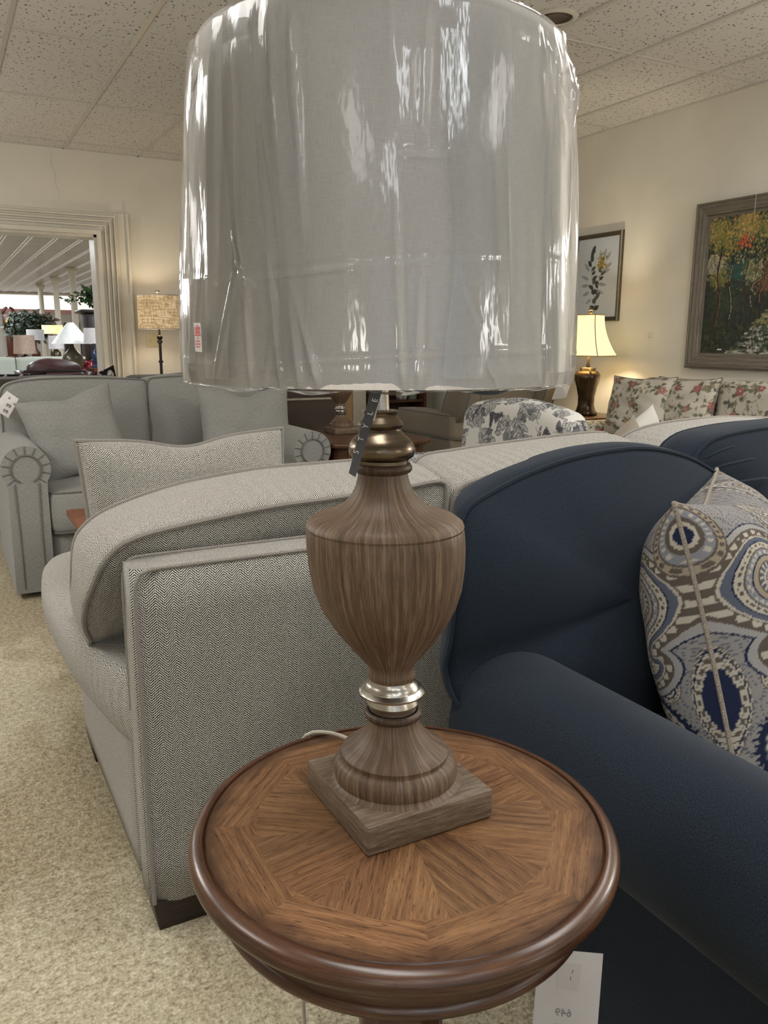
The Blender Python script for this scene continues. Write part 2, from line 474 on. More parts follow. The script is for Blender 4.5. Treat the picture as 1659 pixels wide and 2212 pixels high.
M_wall = plain('wall_paint', (231, 226, 213), .6, var=.02, sc=3, spec=.25, bumps=.03)
M_trim = plain('trim_paint', (226, 220, 205), .42, var=.02, sc=6)
M_herr = herring('herringbone_fabric', (222, 219, 210), (26, 23, 20), w=.016, pitch=.0050)
M_herr_pip = heather('herringbone_piping', (180, 174, 165), (40, 36, 32), 120, 120)
M_gray = heather('gray_chenille', (172, 172, 167), (100, 100, 97), 120, 16)
M_gray_pip = heather('gray_piping', (128, 127, 122), (84, 83, 79))
M_taupe = heather('taupe_fabric', (158, 148, 132), (98, 90, 78), 140, 60)
M_brown = heather('brown_fabric', (92, 82, 72), (48, 42, 37), 140, 60)
M_navy = heather('navy_fabric', (47, 57, 70), (8, 12, 17), 150, 110, 420, .08)
M_tan_pip = plain('tan_welt', (165, 158, 145), .9)
M_darkleg = wood('espresso_leg', (45, 36, 32), (30, 24, 21), (60, 48, 42), rough=.4)
M_lampwood = wood('greywashed_wood', (98, 78, 60), (58, 44, 33), (140, 121, 101), 3.0, 60, .5, .8, bumps=.35)
M_lampplate = wood('greywashed_plate', (106, 90, 74), (66, 54, 43), (146, 132, 116), 5, 60, .5, .7, bumps=.25)
M_lampdark = wood('dark_stained_bead', (72, 54, 40), (45, 32, 24), (100, 80, 62), 3, 70, .45, .7)
M_pewter = brushed('antique_pewter', (120, 108, 92), .27)
M_nickel = brushed('brushed_nickel', (188, 184, 176), .24)
M_top = wood('tabletop_veneer', (114, 82, 55), (70, 46, 29), (142, 108, 76), 2.6, 48, .42, 1.5, perface=True, burnish=(.196, .222))
M_mold = wood('table_moulding', (72, 46, 31), (44, 27, 18), (98, 66, 44), 2.2, 40, .27, .6, spec=.55)
M_redwood = wood('cherry_top', (128, 78, 52), (96, 54, 34), (150, 98, 68), 3, 40, .35, .5)
M_dkwood = wood('walnut_case', (82, 52, 34), (50, 31, 20), (112, 76, 50), 3, 40, .3, .6)
M_paper = plain('white_card', (212, 208, 206), .7, var=.015)
M_ink = plain('black_ink', (50, 48, 50), .7)
M_redink = plain('red_ink', (205, 70, 64), .7)
M_blacktag = plain('charcoal_tag', (62, 62, 64), .5)
M_whiteink = plain('white_ink', (205, 205, 205), .6)
M_cord = plain('clear_cord', (178, 172, 160), .25, spec=.7)
M_black = plain('black_metal', (26, 24, 22), .4)
M_gold = plain('dark_gold', (104, 96, 80), .3, .8)
M_framewood = wood('driftwood_frame', (116, 108, 96), (72, 65, 56), (150, 141, 127), 2.2, 90, .6, .8, bumps=.5)
M_switch = plain('ivory_plastic', (218, 210, 172), .4, var=.02)
M_bronze = plain('bronze_ceramic', (66, 52, 36), .2, .55, var=.25, sc=14)
M_linen = None
def mk_linen():
    m_, nt, b = newmat('white_linen'); uv = UV(nt)
    a = noise(nt, uv, 5, 2, .6, (20, 260, 1)); c = noise(nt, uv, 5, 2, .6, (260, 20, 1))
    s = math_(nt, 'ADD', math_(nt, 'MULTIPLY', a, .5), math_(nt, 'MULTIPLY', c, .5))
    nt.links.new(ramp(nt, s, [(.35, lin(216, 210, 204)), (.65, lin(232, 227, 221))]), b.inputs['Base Color'])
    b.inputs['Roughness'].default_value = .95; b.inputs['Specular IOR Level'].default_value = .1
    bump(nt, b, s, .15, .0006); return m_
M_linen = mk_linen()
def mk_film():
    m_, nt, b = newmat('clear_plastic_film'); nt.nodes.remove(b)
    out = nt.nodes['Material Output']
    tr = N(nt, 'ShaderNodeBsdfTransparent'); tr.inputs[0].default_value = (.97, .98, .985, 1)
    gl = N(nt, 'ShaderNodeBsdfGlossy'); gl.inputs['Roughness'].default_value = .09; gl.inputs[0].default_value = (1, 1, 1, 1)
    df = N(nt, 'ShaderNodeBsdfDiffuse'); df.inputs[0].default_value = (.8, .8, .8, 1)
    fr = N(nt, 'ShaderNodeFresnel'); fr.inputs['IOR'].default_value = 1.5
    n = noise(nt, OBJ(nt), 55, 3, .6, (1, 1, .25))
    bp = N(nt, 'ShaderNodeBump'); bp.inputs['Strength'].default_value = .2; bp.inputs['Distance'].default_value = .004
    nt.links.new(n, bp.inputs['Height']); nt.links.new(bp.outputs[0], gl.inputs['Normal']); nt.links.new(bp.outputs[0], fr.inputs['Normal'])
    f = math_(nt, 'MULTIPLY', fr.outputs[0], .85)
    m1 = N(nt, 'ShaderNodeMixShader'); m1.inputs[0].default_value = .05
    nt.links.new(tr.outputs[0], m1.inputs[1]); nt.links.new(df.outputs[0], m1.inputs[2])
    m2 = N(nt, 'ShaderNodeMixShader'); nt.links.new(f, m2.inputs[0]); nt.links.new(m1.outputs[0], m2.inputs[1]); nt.links.new(gl.outputs[0], m2.inputs[2])
    nt.links.new(m2.outputs[0], out.inputs[0]); return m_
M_film = mk_film()
def mk_carpet():
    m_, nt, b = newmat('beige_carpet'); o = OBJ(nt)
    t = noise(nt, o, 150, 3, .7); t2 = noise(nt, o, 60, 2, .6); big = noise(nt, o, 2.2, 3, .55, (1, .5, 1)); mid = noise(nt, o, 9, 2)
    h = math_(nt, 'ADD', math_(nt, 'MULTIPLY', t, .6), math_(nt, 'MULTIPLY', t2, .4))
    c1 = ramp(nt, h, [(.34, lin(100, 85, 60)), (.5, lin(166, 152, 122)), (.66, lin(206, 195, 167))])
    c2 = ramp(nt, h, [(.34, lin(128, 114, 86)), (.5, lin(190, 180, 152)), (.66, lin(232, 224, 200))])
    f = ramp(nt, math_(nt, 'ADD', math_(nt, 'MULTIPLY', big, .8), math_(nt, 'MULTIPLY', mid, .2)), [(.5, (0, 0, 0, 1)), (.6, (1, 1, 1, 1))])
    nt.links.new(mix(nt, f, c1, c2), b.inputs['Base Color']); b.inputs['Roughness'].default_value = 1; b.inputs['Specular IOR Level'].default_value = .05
    b.inputs['Sheen Weight'].default_value = .2
    bump(nt, b, h, .9, .012); return m_
M_carpet = mk_carpet()
def mk_tile():
    m_, nt, b = newmat('fissured_ceiling_tile'); o = OBJ(nt)
    n1 = noise(nt, o, 1, 2)
    wn = N(nt, 'ShaderNodeTexNoise'); wn.inputs['Scale'].default_value = 30; nt.links.new(o, wn.inputs['Vector'])
    ad = N(nt, 'ShaderNodeMixRGB'); ad.inputs[0].default_value = .03; nt.links.new(o, ad.inputs[1]); nt.links.new(wn.outputs['Color'], ad.inputs[2])
    v = N(nt, 'ShaderNodeTexVoronoi'); v.inputs['Scale'].default_value = 42
    mp = N(nt, 'ShaderNodeMapping'); mp.inputs['Scale'].default_value = (1, .55, 1); nt.links.new(ad.outputs[0], mp.inputs[0]); nt.links.new(mp.outputs[0], v.inputs['Vector'])
    v2 = N(nt, 'ShaderNodeTexVoronoi'); v2.inputs['Scale'].default_value = 52
    mp2 = N(nt, 'ShaderNodeMapping'); mp2.inputs['Scale'].default_value = (.5, 1.1, 1); mp2.inputs['Rotation'].default_value = (0, 0, .7); nt.links.new(ad.outputs[0], mp2.inputs[0]); nt.links.new(mp2.outputs[0], v2.inputs['Vector'])
    d = math_(nt, 'MINIMUM', v.outputs['Distance'], v2.outputs['Distance'])
    c = ramp(nt, d, [(.13, lin(84, 76, 68)), (.20, lin(226, 222, 216))])
    nt.links.new(c, b.inputs['Base Color']); b.inputs['Roughness'].default_value = .95
    bump(nt, b, ramp(nt, d, [(.08, (0, 0, 0, 1)), (.16, (1, 1, 1, 1))]), .5, .003); return m_
M_tile = mk_tile()
M_tee = plain('ceiling_grid_metal', (204, 199, 190), .28, var=.02)
M_ring = plain('white_enamel', (214, 208, 196), .35, var=.02)
M_fab_paint = painted('printed_fabric', .95, .35, 450)
M_fab_paint_far = painted('printed_upholstery', .95, .2, 300)
M_oil = painted('oil_paint', .38, .5, 90, .4)
M_print = painted('printed_paper', .3, 0, 90, .5)

# ------------------------------------------------------------------ drawing on numpy canvases (surface prints)
class Canvas:
    def __init__(s, w, h, bg):
        s.w, s.h = w, h; s.a = np.empty((h, w, 3)); s.a[:] = lin(*bg)[:3]
    def _box(s, x0, x1, y0, y1):
        x0, x1 = max(0, int(x0)), min(s.w, int(x1)+2); y0, y1 = max(0, int(y0)), min(s.h, int(y1)+2)
        if x0 >= x1 or y0 >= y1: return None
        Y, X = np.mgrid[y0:y1, x0:x1]; return X+.5, Y+.5, (slice(y0, y1), slice(x0, x1))
    def ell(s, cx, cy, a, b, ang, col, al=1):
        r = max(a, b); q = s._box(cx-r, cx+r, cy-r, cy+r)
        if q is None: return
        X, Y, sl = q; c, d = math.cos(ang), math.sin(ang)
        u = (X-cx)*c+(Y-cy)*d; v = -(X-cx)*d+(Y-cy)*c
        k = (u/a)**2+(v/b)**2 <= 1
        s.a[sl][k] = s.a[sl][k]*(1-al)+np.array(lin(*col)[:3])*al
    def leaf(s, cx, cy, L, w, ang, col, edge=None, vein=None, al=1):
        r = L; q = s._box(cx-r, cx+r, cy-r, cy+r)
        if q is None: return
        X, Y, sl = q; c, d = math.cos(ang), math.sin(ang)
        u = ((X-cx)*c+(Y-cy)*d)/L; v = (-(X-cx)*d+(Y-cy)*c)/w
        prof = np.where((u > 0) & (u < 1), np.sin(np.clip(u, 0, 1)**.8*PI), -1)
        k = np.abs(v) <= prof
        s.a[sl][k] = s.a[sl][k]*(1-al)+np.array(lin(*col)[:3])*al
        if edge:
            e = k & (np.abs(v) > prof-2.2/w); s.a[sl][e] = lin(*edge)[:3]
        if vein:
            e = k & ((np.abs(v) < 1.0/w) | ((np.abs(((u*L-np.abs(v)*w*.8) % 7)-3) < .8) & (np.abs(v) < prof*.75))); s.a[sl][e] = lin(*vein)[:3]
    def line(s, pts, wd, col):
        for (x0, y0), (x1, y1) in zip(pts[:-1], pts[1:]):
            q = s._box(min(x0, x1)-wd, max(x0, x1)+wd, min(y0, y1)-wd, max(y0, y1)+wd)
            if q is None: continue
            X, Y, sl = q; dx, dy = x1-x0, y1-y0; L2 = dx*dx+dy*dy+1e-9
            t = np.clip(((X-x0)*dx+(Y-y0)*dy)/L2, 0, 1)
            k = (X-x0-t*dx)**2+(Y-y0-t*dy)**2 <= (wd/2)**2
            s.a[sl][k] = lin(*col)[:3]
    def flower(s, cx, cy, r, n, col, dark, core, ang=0):
        for k in range(n):
            a = ang+2*PI*k/n
            s.ell(cx+.55*r*math.cos(a), cy+.55*r*math.sin(a), .5*r, .36*r, a, dark); s.ell(cx+.56*r*math.cos(a), cy+.56*r*math.sin(a), .42*r, .27*r, a, col)
        for k in range(n):
            a = ang+2*PI*(k+.5)/n; s.ell(cx+.25*r*math.cos(a), cy+.25*r*math.sin(a), .25*r, .14*r, a, dark)
        s.ell(cx, cy, .2*r, .2*r, 0, core)
def grid_plane(name, o, X, Y, w, h, cv, res, mt, parent):
    """flat painted sheet; o = lower-left corner"""
    X = np.array(X, float); Y = np.array(Y, float); o = np.array(o, float)
    nx, ny = int(w/res), int(h/res)
    gx, gy = np.meshgrid(np.linspace(0, 1, nx+1), np.linspace(0, 1, ny+1))
    V = o+gx.reshape(-1, 1)*w*X+gy.reshape(-1, 1)*h*Y
    i = np.arange(nx)[None, :]+np.arange(ny)[:, None]*(nx+1)
    F = np.stack([i, i+1, i+nx+2, i+nx+1], -1).reshape(-1, 4)
    C = cv.a[np.clip(((1-gy)*cv.h).astype(int), 0, cv.h-1), np.clip((gx*cv.w).astype(int), 0, cv.w-1)].reshape(-1, 3)
    return mk(name, V, F, mt, parent, smooth=False, col=C)

def paisley_canvas(S=760):
    c = Canvas(S, S, (146, 143, 140)); Y, X = np.mgrid[0:S, 0:S]; X = X/S; Y = Y/S
    pal = {k: np.array(lin(*v)[:3]) for k, v in dict(navy=(36, 44, 70), cream=(186, 180, 166), grey=(134, 136, 143), brown=(96, 88, 80), slate=(92, 98, 112), tan=(160, 149, 130), pale=(160, 158, 156)).items()}
    h2 = (np.sin(X*300+4*np.sin(Y*60))*np.sin(Y*280+4*np.sin(X*55)) > .55); c.a[h2] = pal['slate']
    def field(discs):
        d = np.full((S, S), 9.)
        for (x, y, r) in discs: d = np.minimum(d, np.hypot(X-x, Y-y)-r)
        return d
    def bandpaint(u, A, bands):
        for lo, hi, k in bands: m_ = (u >= lo) & (u < hi); c.a[m_] = pal[k]
    def tear(cx, cy, L, ang, curl, inner='slate'):
        """fat head with a tail that curls sideways"""
        D = []
        for k in range(50):
            t = k/49; a = ang+curl*t*t*2.2
            if k == 0: x, y = cx, cy
            else: x += math.cos(a)*L/49; y += math.sin(a)*L/49
            D.append((x, y, L*(.36*(1-t)**.9+.025)))
        d = field(D); u = -d/L; A = np.arctan2(Y-cy, X-cx)
        bandpaint(u, A, [(-.22, -.205, 'navy'), (-.205, -.15, 'pale'), (-.15, -.135, 'brown'), (-.135, -.06, 'brown'), (-.06, -.045, 'cream'), (-.045, 0, 'slate'), (0, .012, 'navy'), (.012, .075, 'cream'), (.075, .09, 'brown'), (.09, .15, 'grey'), (.15, .165, 'navy'), (.165, .215, 'tan'), (.215, .23, 'brown'), (.23, 9, inner)])
        # beads
        n = 46
        for off, rr, col in ((-.098, .024, 'cream'), (.044, .011, 'brown'), (.12, .014, 'cream')):
            m_ = (np.abs(u-off) < rr*1.2)
            ph = np.sin(X*2*PI/(.052*L/.3*.9))*np.sin(Y*2*PI/(.052*L/.3*.9)) if off < 0 else np.sin(X*2*PI/(.03*L/.3*.9)+1)*np.sin(Y*2*PI/(.03*L/.3*.9))
            c.a[m_ & (ph > .1)] = pal[col]
        m_ = (u > .23) & (np.abs(np.sin(A*7)) > .82); c.a[m_] = pal['cream']
        m_ = (np.abs(u-.30) < .012); c.a[m_] = pal['cream']
    def medal(cx, cy, r):
        A = np.arctan2(Y-cy, X-cx); R = np.hypot(X-cx, Y-cy)/r*(1+.02*np.sin(A*28))
        sp = (R*5.5-A/(2*PI)*1) % 1
        for lo, hi, k in ((.46, .50, 'brown'), (.50, .63, 'slate'), (.63, .66, 'brown'), (.66, .86, 'cream'), (.86, .89, 'slate'), (.89, .99, 'navy')):
            m_ = (R >= lo) & (R < hi); c.a[m_] = pal[k]
        m_ = (R < .46); c.a[m_] = pal['tan']; c.a[m_ & (sp < .42)] = pal['brown']; c.a[m_ & (sp > .85)] = pal['navy']
        m_ = (R > .71) & (R < .81) & (np.sin(A*20) > .1); c.a[m_] = pal['brown']
        m_ = (R > .52) & (R < .61) & (np.sin(A*16) > .2); c.a[m_] = pal['cream']
        m_ = (R > .99) & (R < 1.05) & (np.sin(A*50) > 0); c.a[m_] = pal['navy']
    def drop(cx, cy, L, ang):
        D = [(cx+math.cos(ang)*L*t, cy+math.sin(ang)*L*t, L*.26*(1-t)**.9+.002) for t in np.linspace(0, 1, 20)]
        u = -field(D)/L
        bandpaint(u, None, [(-.17, -.145, 'brown'), (-.145, -.05, 'cream'), (-.05, 0, 'navy'), (0, .06, 'cream'), (.06, .1, 'brown'), (.1, .15, 'cream'), (.15, 1, 'navy')])
        A = np.arctan2(Y-cy, X-cx); m_ = (u > -.12) & (u < -.07) & (np.sin(A*24) > 0); c.a[m_] = pal['brown']
    def lens(cx, cy, h, w):
        q = np.abs(X-cx)/w+0*Y; v = (Y-cy)/h; e = np.where(np.abs(v) < 1, np.cos(v*PI/2)**1.3, -9); u = e-q
        bandpaint(u, None, [(-.18, -.12, 'brown'), (-.12, 0, 'cream'), (0, .1, 'navy'), (.1, .2, 'cream'), (.2, .42, 'brown'), (.42, .52, 'cream'), (.52, 2, 'navy')])
        m_ = (u > .22) & (u < .4) & (np.sin(Y*190) > 0); c.a[m_] = pal['cream']; m_ = (u > -.1) & (u < -.03) & (np.sin(Y*260) > 0); c.a[m_] = pal['brown']
    for px in (.0, .5, 1.0):
        drop(px+.13, .64, .12, -1.5); drop(px-.11, .64, .13, -1.64)
    medal(.21, .84, .155); medal(.80, .84, .165); medal(.52, .93, .12)
    tear(.19, .34, .34, .9, 1.3); tear(.80, .33, .30, PI-.9, -1.3)
    tear(.42, .12, .2, .2, 1.2, 'navy'); tear(.60, .50, .20, -2.4, 1.2, 'navy'); tear(.78, .06, .17, 2.6, -1.1, 'navy')
    for px in (.03, .5, 1.0): lens(px, .68, .17, .022)
    for px in (.0, 1.0):
        R = np.hypot((X-px)/.05, (Y-.12)/.085)
        for lo, hi, k in ((0, .42, 'navy'), (.42, .5, 'cream'), (.5, .72, 'navy'), (.72, .84, 'cream'), (.84, 1.0, 'brown'), (1.0, 1.35, 'grey'), (1.35, 1.45, 'brown'), (1.45, 1.75, 'tan'), (1.75, 1.85, 'brown')): c.a[(R >= lo) & (R < hi)] = pal[k]
        A = np.arctan2(Y-.11, X-px); c.a[(R > 1.5) & (R < 1.7) & (np.sin(A*26) > 0)] = pal['brown']; c.a[(R > 1.08) & (R < 1.28) & (np.sin(A*20) > .2)] = pal['cream']
    c.a = c.a*.80
    return c
def leafgrey_canvas(w=620, h=460, seed=3):
    c = Canvas(w, h, (214, 212, 206)); r = random.Random(seed)
    G = [(128, 130, 132), (146, 146, 144), (110, 111, 115), (156, 155, 150)]
    cells = [(i, j) for i in range(9) for j in range(7)]*2; r.shuffle(cells)
    for (i, j) in cells:
        x, y = (i+.5+r.uniform(-.3, .3))*w/9, (j+.5+r.uniform(-.3, .3))*h/7; a = r.random()*6.28; k = r.random()
        if k < .62:
            pts = [(x, y)]; b = a
            for t in range(6): b += r.uniform(-.1, .3); pts.append((pts[-1][0]+11*math.cos(b), pts[-1][1]+11*math.sin(b)))
            c.line(pts, 3, (150, 148, 145))
            for t, (px, py) in enumerate(pts[1:]):
                g = r.choice(G); c.leaf(px, py, r.uniform(30, 44), r.uniform(8, 12), b+(1 if t % 2 else -1)*.85, g, (92, 92, 96), (200, 199, 195) if r.random() < .6 else None)
            c.leaf(pts[-1][0], pts[-1][1], 38, 10, b, r.choice(G), (92, 92, 96), (200, 199, 195))
        elif k < .85: c.flower(x, y, r.uniform(24, 34), r.choice((5, 6)), (172, 170, 165), (104, 104, 108), (120, 120, 122), a)
        else:
            for t in range(9): c.ell(x+t*5*math.cos(a), y+t*5*math.sin(a), 16-t*1.2, 4, a+PI/2, (84, 84, 88)); c.ell(x+(t*5+2.5)*math.cos(a), y+(t*5+2.5)*math.sin(a), 13-t*1.2, 1.4, a+PI/2, (196, 194, 189))
    return c
def floral_canvas(w=520, h=440, seed=5):
    c = Canvas(w, h, (192, 186, 172)); r = random.Random(seed)
    for k in range(int(w*h/1500)):
        x, y = r.random()*w, r.random()*h; a = r.random()*6.28; pts = []
        for t in range(7):
            pts.append((x, y)); x += 9*math.cos(a); y += 9*math.sin(a); a += r.uniform(-.5, .5)
            if r.random() < .45: c.leaf(x, y, r.uniform(13, 24), r.uniform(3.5, 6.5), a+r.choice((-1, 1))*.9, r.choice([(112, 114, 94), (136, 130, 108), (98, 100, 90), (156, 144, 120)]))
        c.line(pts, 1.4, (138, 126, 106))
    nx = max(3, int(w/72)); ny = max(3, int(h/72))
    for i in range(nx):
        for j in range(ny):
            x, y = (i+.5+r.uniform(-.3, .3)+.25*(j % 2))*w/nx, (j+.5+r.uniform(-.3, .3))*h/ny
            col, dk = r.choice([((162, 110, 104), (132, 80, 78)), ((172, 132, 120), (140, 96, 88)), ((160, 162, 156), (112, 116, 116)), ((178, 150, 118), (138, 106, 80)), ((158, 104, 100), (128, 76, 74)), ((166, 164, 150), (108, 112, 96))])
            R_ = r.uniform(10, 18)
            for t in range(4): c.leaf(x, y, R_*1.9, R_*.4, r.random()*6.28, (104, 108, 90))
            c.flower(x, y, R_, 6, col, dk, (200, 184, 148), r.random()*3)
    return c
def forest_canvas(w=900, h=560):
    c = Canvas(w, h, (44, 46, 38)); r = random.Random(11)
    def dabs(n, x0, x1, y0, y1, cols, a=(3, 9), b=(1.5, 4), al=.75, ang=1.6):
        for k in range(n): c.ell(r.uniform(x0, x1)*w, r.uniform(y0, y1)*h, r.uniform(*a), r.uniform(*b), r.uniform(-ang, ang), r.choice(cols), al)
    dark = [(34, 38, 30), (44, 46, 34), (28, 40, 34), (52, 50, 36), (30, 48, 46), (24, 28, 24)]
    dabs(3000, 0, 1, 0, 1, dark, (5, 18), (3, 9), .7)
    # light opening behind the trees, foliage masses
    for cx, cy, R_, cols in ((.05, .10, .10, [(120, 112, 62), (150, 132, 76), (96, 96, 52)]), (.14, .18, .13, [(112, 104, 48), (142, 124, 58), (92, 100, 60), (70, 84, 50)]), (.10, .42, .09, [(104, 104, 60), (126, 120, 66), (80, 84, 50)]), (.26, .08, .12, [(150, 126, 70), (176, 140, 86), (120, 112, 60)]), (.24, .38, .11, [(30, 66, 66), (38, 78, 74), (48, 62, 44)]), (.42, .12, .14, [(116, 104, 54), (150, 130, 70), (82, 92, 56)]), (.33, .40, .09, [(66, 80, 56), (90, 98, 66), (150, 146, 110)]), (.7, .15, .2, [(150, 116, 60), (176, 130, 66), (110, 96, 50)]), (.85, .25, .2, [(110, 100, 56), (84, 84, 48), (160, 110, 60)]), (.44, .46, .10, [(96, 60, 44), (120, 84, 56), (66, 60, 42)]), (.06, .34, .06, [(150, 146, 124), (110, 108, 90)]), (.16, .62, .12, [(40, 54, 42), (58, 66, 44), (30, 44, 42)])):
        for k in range(800):
            a = r.random()*6.28; q = abs(r.gauss(0, .5))*R_; c.ell((cx+q*math.cos(a))*w, (cy+q*math.sin(a)*1.1)*h, r.uniform(3, 9), r.uniform(1.5, 4.5), r.uniform(-1.5, 1.5), r.choice(cols), .7)
    # path
    for k in range(900):
        t = r.random(); y = .60+.40*t; xl = .50-.32*(t**1.1); xr = .75+.25*t; c.ell(r.uniform(xl, xr)*w, y*h, r.uniform(8, 26), r.uniform(2, 4), r.uniform(-.15, .15), r.choice([(176, 172, 160), (142, 146, 142), (112, 118, 112), (96, 100, 84), (190, 184, 166)] if t > .5 else [(110, 104, 60), (130, 128, 96), (90, 96, 56), (160, 152, 126)]), .6)
    for x, wd, y0, y1 in ((.11, 9, .22, .96), (.19, 9, .2, .9), (.26, 7, .2, .84), (.32, 6, .25, .78), (.38, 6, .25, .74), (.44, 5, .28, .70), (.83, 8, .1, .8), (.93, 12, .02, .95)):
        n = 9; pts = [((x+.012*math.sin(t*1.3+x*20)+.02*(t/n)*(1 if x > .2 else -1))*w, (y1-(y1-y0)*t/n)*h) for t in range(n+1)]
        c.line(pts, wd, (34, 27, 24)); c.line([(a+wd*.3, b) for a, b in pts[2:8]], 2, r.choice([(150, 104, 76), (170, 164, 150), (112, 66, 50)]))
        for t in (5, 6, 7, 8): c.line([pts[t], (pts[t][0]+r.uniform(-50, 50), pts[t][1]-r.uniform(15, 50))], 2.2, (36, 30, 26))
    dabs(500, 0, .55, .78, .98, [(34, 38, 30), (60, 74, 50), (44, 52, 40), (28, 30, 26)], (4, 12), (2, 4))
    for k in range(30): c.ell(w*.25+r.gauss(0, 14), h*.2+r.gauss(0, 12), 7, 4, r.random()*3, (166, 66, 40), .85)
    dabs(700, 0, 1, 0, .35, [(150, 132, 66), (180, 146, 84), (108, 110, 54), (196, 164, 108), (48, 86, 82), (60, 70, 44)], (2, 6), (1.2, 3), .8)
    for k in range(8): c.ell(w*(.13+.03*r.random()), h*.97, 5, 2.2, 0, (210, 208, 196), .9)
    c.a = np.clip(c.a*1.45, 0, 1)
    return c
def botanic_canvas(w=260, h=340):
    c = Canvas(w, h, (206, 213, 222)); r = random.Random(2)
    for x, y, L, wd, a in [(150, 110, 60, 8, -1.7), (165, 100, 56, 8, -1.3), (180, 100, 50, 8, -.9), (175, 135, 52, 9, -.5), (155, 150, 60, 9, -.2), (80, 140, 52, 8, -2.3), (78, 175, 55, 8, -2.8), (80, 200, 50, 8, 3.1), (85, 230, 46, 8, 2.8), (135, 195, 60, 8, .15), (130, 225, 52, 8, .3), (100, 260, 40, 7, 2.6)]: c.leaf(x, y, L, wd, a, (158, 164, 172))
    A_ = [(128, 318), (122, 255), (104, 190), (92, 130), (84, 80), (98, 52)]; B_ = [(122, 318), (134, 255), (142, 190), (160, 140), (172, 92)]
    c.line(A_, 2, (70, 76, 70)); c.line(B_, 2, (90, 86, 60))
    for P_ in (A_, B_):
        for (x0, y0), (x1, y1) in zip(P_[:-1], P_[1:]):
            for t in (.2, .6, .9): c.leaf(x0+(x1-x0)*t, y0+(y1-y0)*t, r.uniform(24, 38), r.uniform(7, 11), r.choice((-2.7, -.5, -2.2, -1.0)), r.choice([(62, 72, 66), (80, 86, 82), (52, 62, 58)]))
    for k in range(46): c.ell(152+r.gauss(0, 11), 112+r.gauss(0, 20), 6, 4, r.random()*3, r.choice([(166, 140, 56), (136, 118, 46), (184, 160, 84)]))
    for k in range(6): c.leaf(88+k*4, 56+r.uniform(-8, 8), 14, 4, r.uniform(-2, 0), (50, 56, 52))
    return c
def scroll_canvas(w=300, h=200):
    c = Canvas(w, h, (26, 26, 28)); r = random.Random(4)
    for k in range(40):
        x, y = r.random()*w, r.random()*h; s = r.uniform(14, 26)
        for rad in (s, s*.62): c.line([(x+rad*math.cos(a), y+rad*math.sin(a)) for a in np.linspace(r.random()*3, r.random()*3+5, 16)], 3, (196, 192, 182))
    return c
# ------------------------------------------------------------------ structure of this room
XR, YB, XL, YF = 4.51, 7.51, -4.6, -4.0
def struct(o): o['kind'] = 'structure'; return o
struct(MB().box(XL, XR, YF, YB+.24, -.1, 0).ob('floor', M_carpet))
struct(MB().box(XL-.2, XR+.2, YF-.2, YB+.2, CEIL, CEIL+.08).ob('ceiling', M_tile))
struct(MB().box(XR, XR+.15, YF, YB+.2, 0, CEIL).ob('wall_right', M_wall))
struct(MB().box(XL-.15, XL, YF, YB+.2, 0, CEIL).ob('wall_left', M_wall))
# far wall with the wide opening (x -1.6..1.28, up to z 2.016)
DX0, DX1, DZ = -1.5, 1.281, 2.016
w_ = MB(); w_.box(XL, DX0, YB, YB+.2, 0, CEIL); w_.box(DX1, XR, YB, YB+.2, 0, CEIL); w_.box(DX0, DX1, YB, YB+.2, DZ, CEIL)
struct(w_.ob('wall_far', M_wall))
# wall behind the camera with an opening for the added window
w_ = MB(); w_.box(XL, -2.5, YF-.15, YF, 0, CEIL); w_.box(1.3, XR, YF-.15, YF, 0, CEIL); w_.box(-2.5, 1.3, YF-.15, YF, 0, .55); w_.box(-2.5, 1.3, YF-.15, YF, 2.35, CEIL)
struct(w_.ob('wall_near', M_wall))
w_ = MB()
for x in (-2.5, -1.25, 0, 1.25): w_.box(x, x+.05, YF-.12, YF-.04, .55, 2.35)
w_.box(-2.5, 1.3, YF-.12, YF-.04, .55, .6); w_.box(-2.5, 1.3, YF-.12, YF-.04, 2.3, 2.35)
struct(w_.ob('added_window', M_ring))
# suspended grid
t_ = MB(); hw = .012
GX = [1.067+.602*k for k in range(-9, 6)]; GY = [4.816+1.219*k for k in range(-7, 3)]
for x in GX: t_.box(x-hw, x+hw, YF, YB, CEIL-.006, CEIL+.002)
for y in GY: t_.box(XL, XR, y-hw*.75, y+hw*.75, CEIL-.005, CEIL+.002)
t_.box(XR-.022, XR, YF, YB, CEIL-.006, CEIL+.002); t_.box(XL, XR, YB-.022, YB, CEIL-.006, CEIL+.002)
struct(t_.ob('trim_1', M_tee, smooth=False))
# fluted casing round the opening
def casing():
    b = MB(); y1 = YB
    W_ = .245
    ribs = [(0, .035, .060), (.035, .066, .026), (.066, .080, .052), (.080, .106, .020), (.106, .120, .046), (.120, .146, .016), (.146, .160, .040), (.160, .185, .012), (.185, .262, .012)]
    for a, c, d in ribs:
        b.box(DX1+a, DX1+c, y1-d, y1, 0, DZ+min(c, .19), .004, 1)
        b.box(DX0-.3, DX1+min(c, .19), y1-d-.0007, y1, DZ+a if a < .19 else DZ+.19, DZ+min(c, .19)+.001, .003, 1) if a < .185 else None
        b.box(DX0-c, DX0-a, y1-d, y1, 0, DZ+min(c, .19), .004, 1)
    b.box(DX1+.250, DX1+.272, y1-.045, y1, 0, DZ+.19, .004, 1)
    return b
struct(casing().ob('trim_2', M_trim, angle=30))
j_ = MB(); j_.box(DX1-.022, DX1, YB-.02, YB+.22, 0, DZ); j_.box(DX0, DX1, YB-.02, YB+.22, DZ-.02, DZ); j_.box(DX0, DX0+.022, YB-.02, YB+.22, 0, DZ)
struct(j_.ob('door_1', M_ring))
c_ = MB(); pts = [(.955+.012*math.sin(k*1.7)+.055*k/9, YB-.001, 2.66-.032*k*1.25) for k in range(11)]
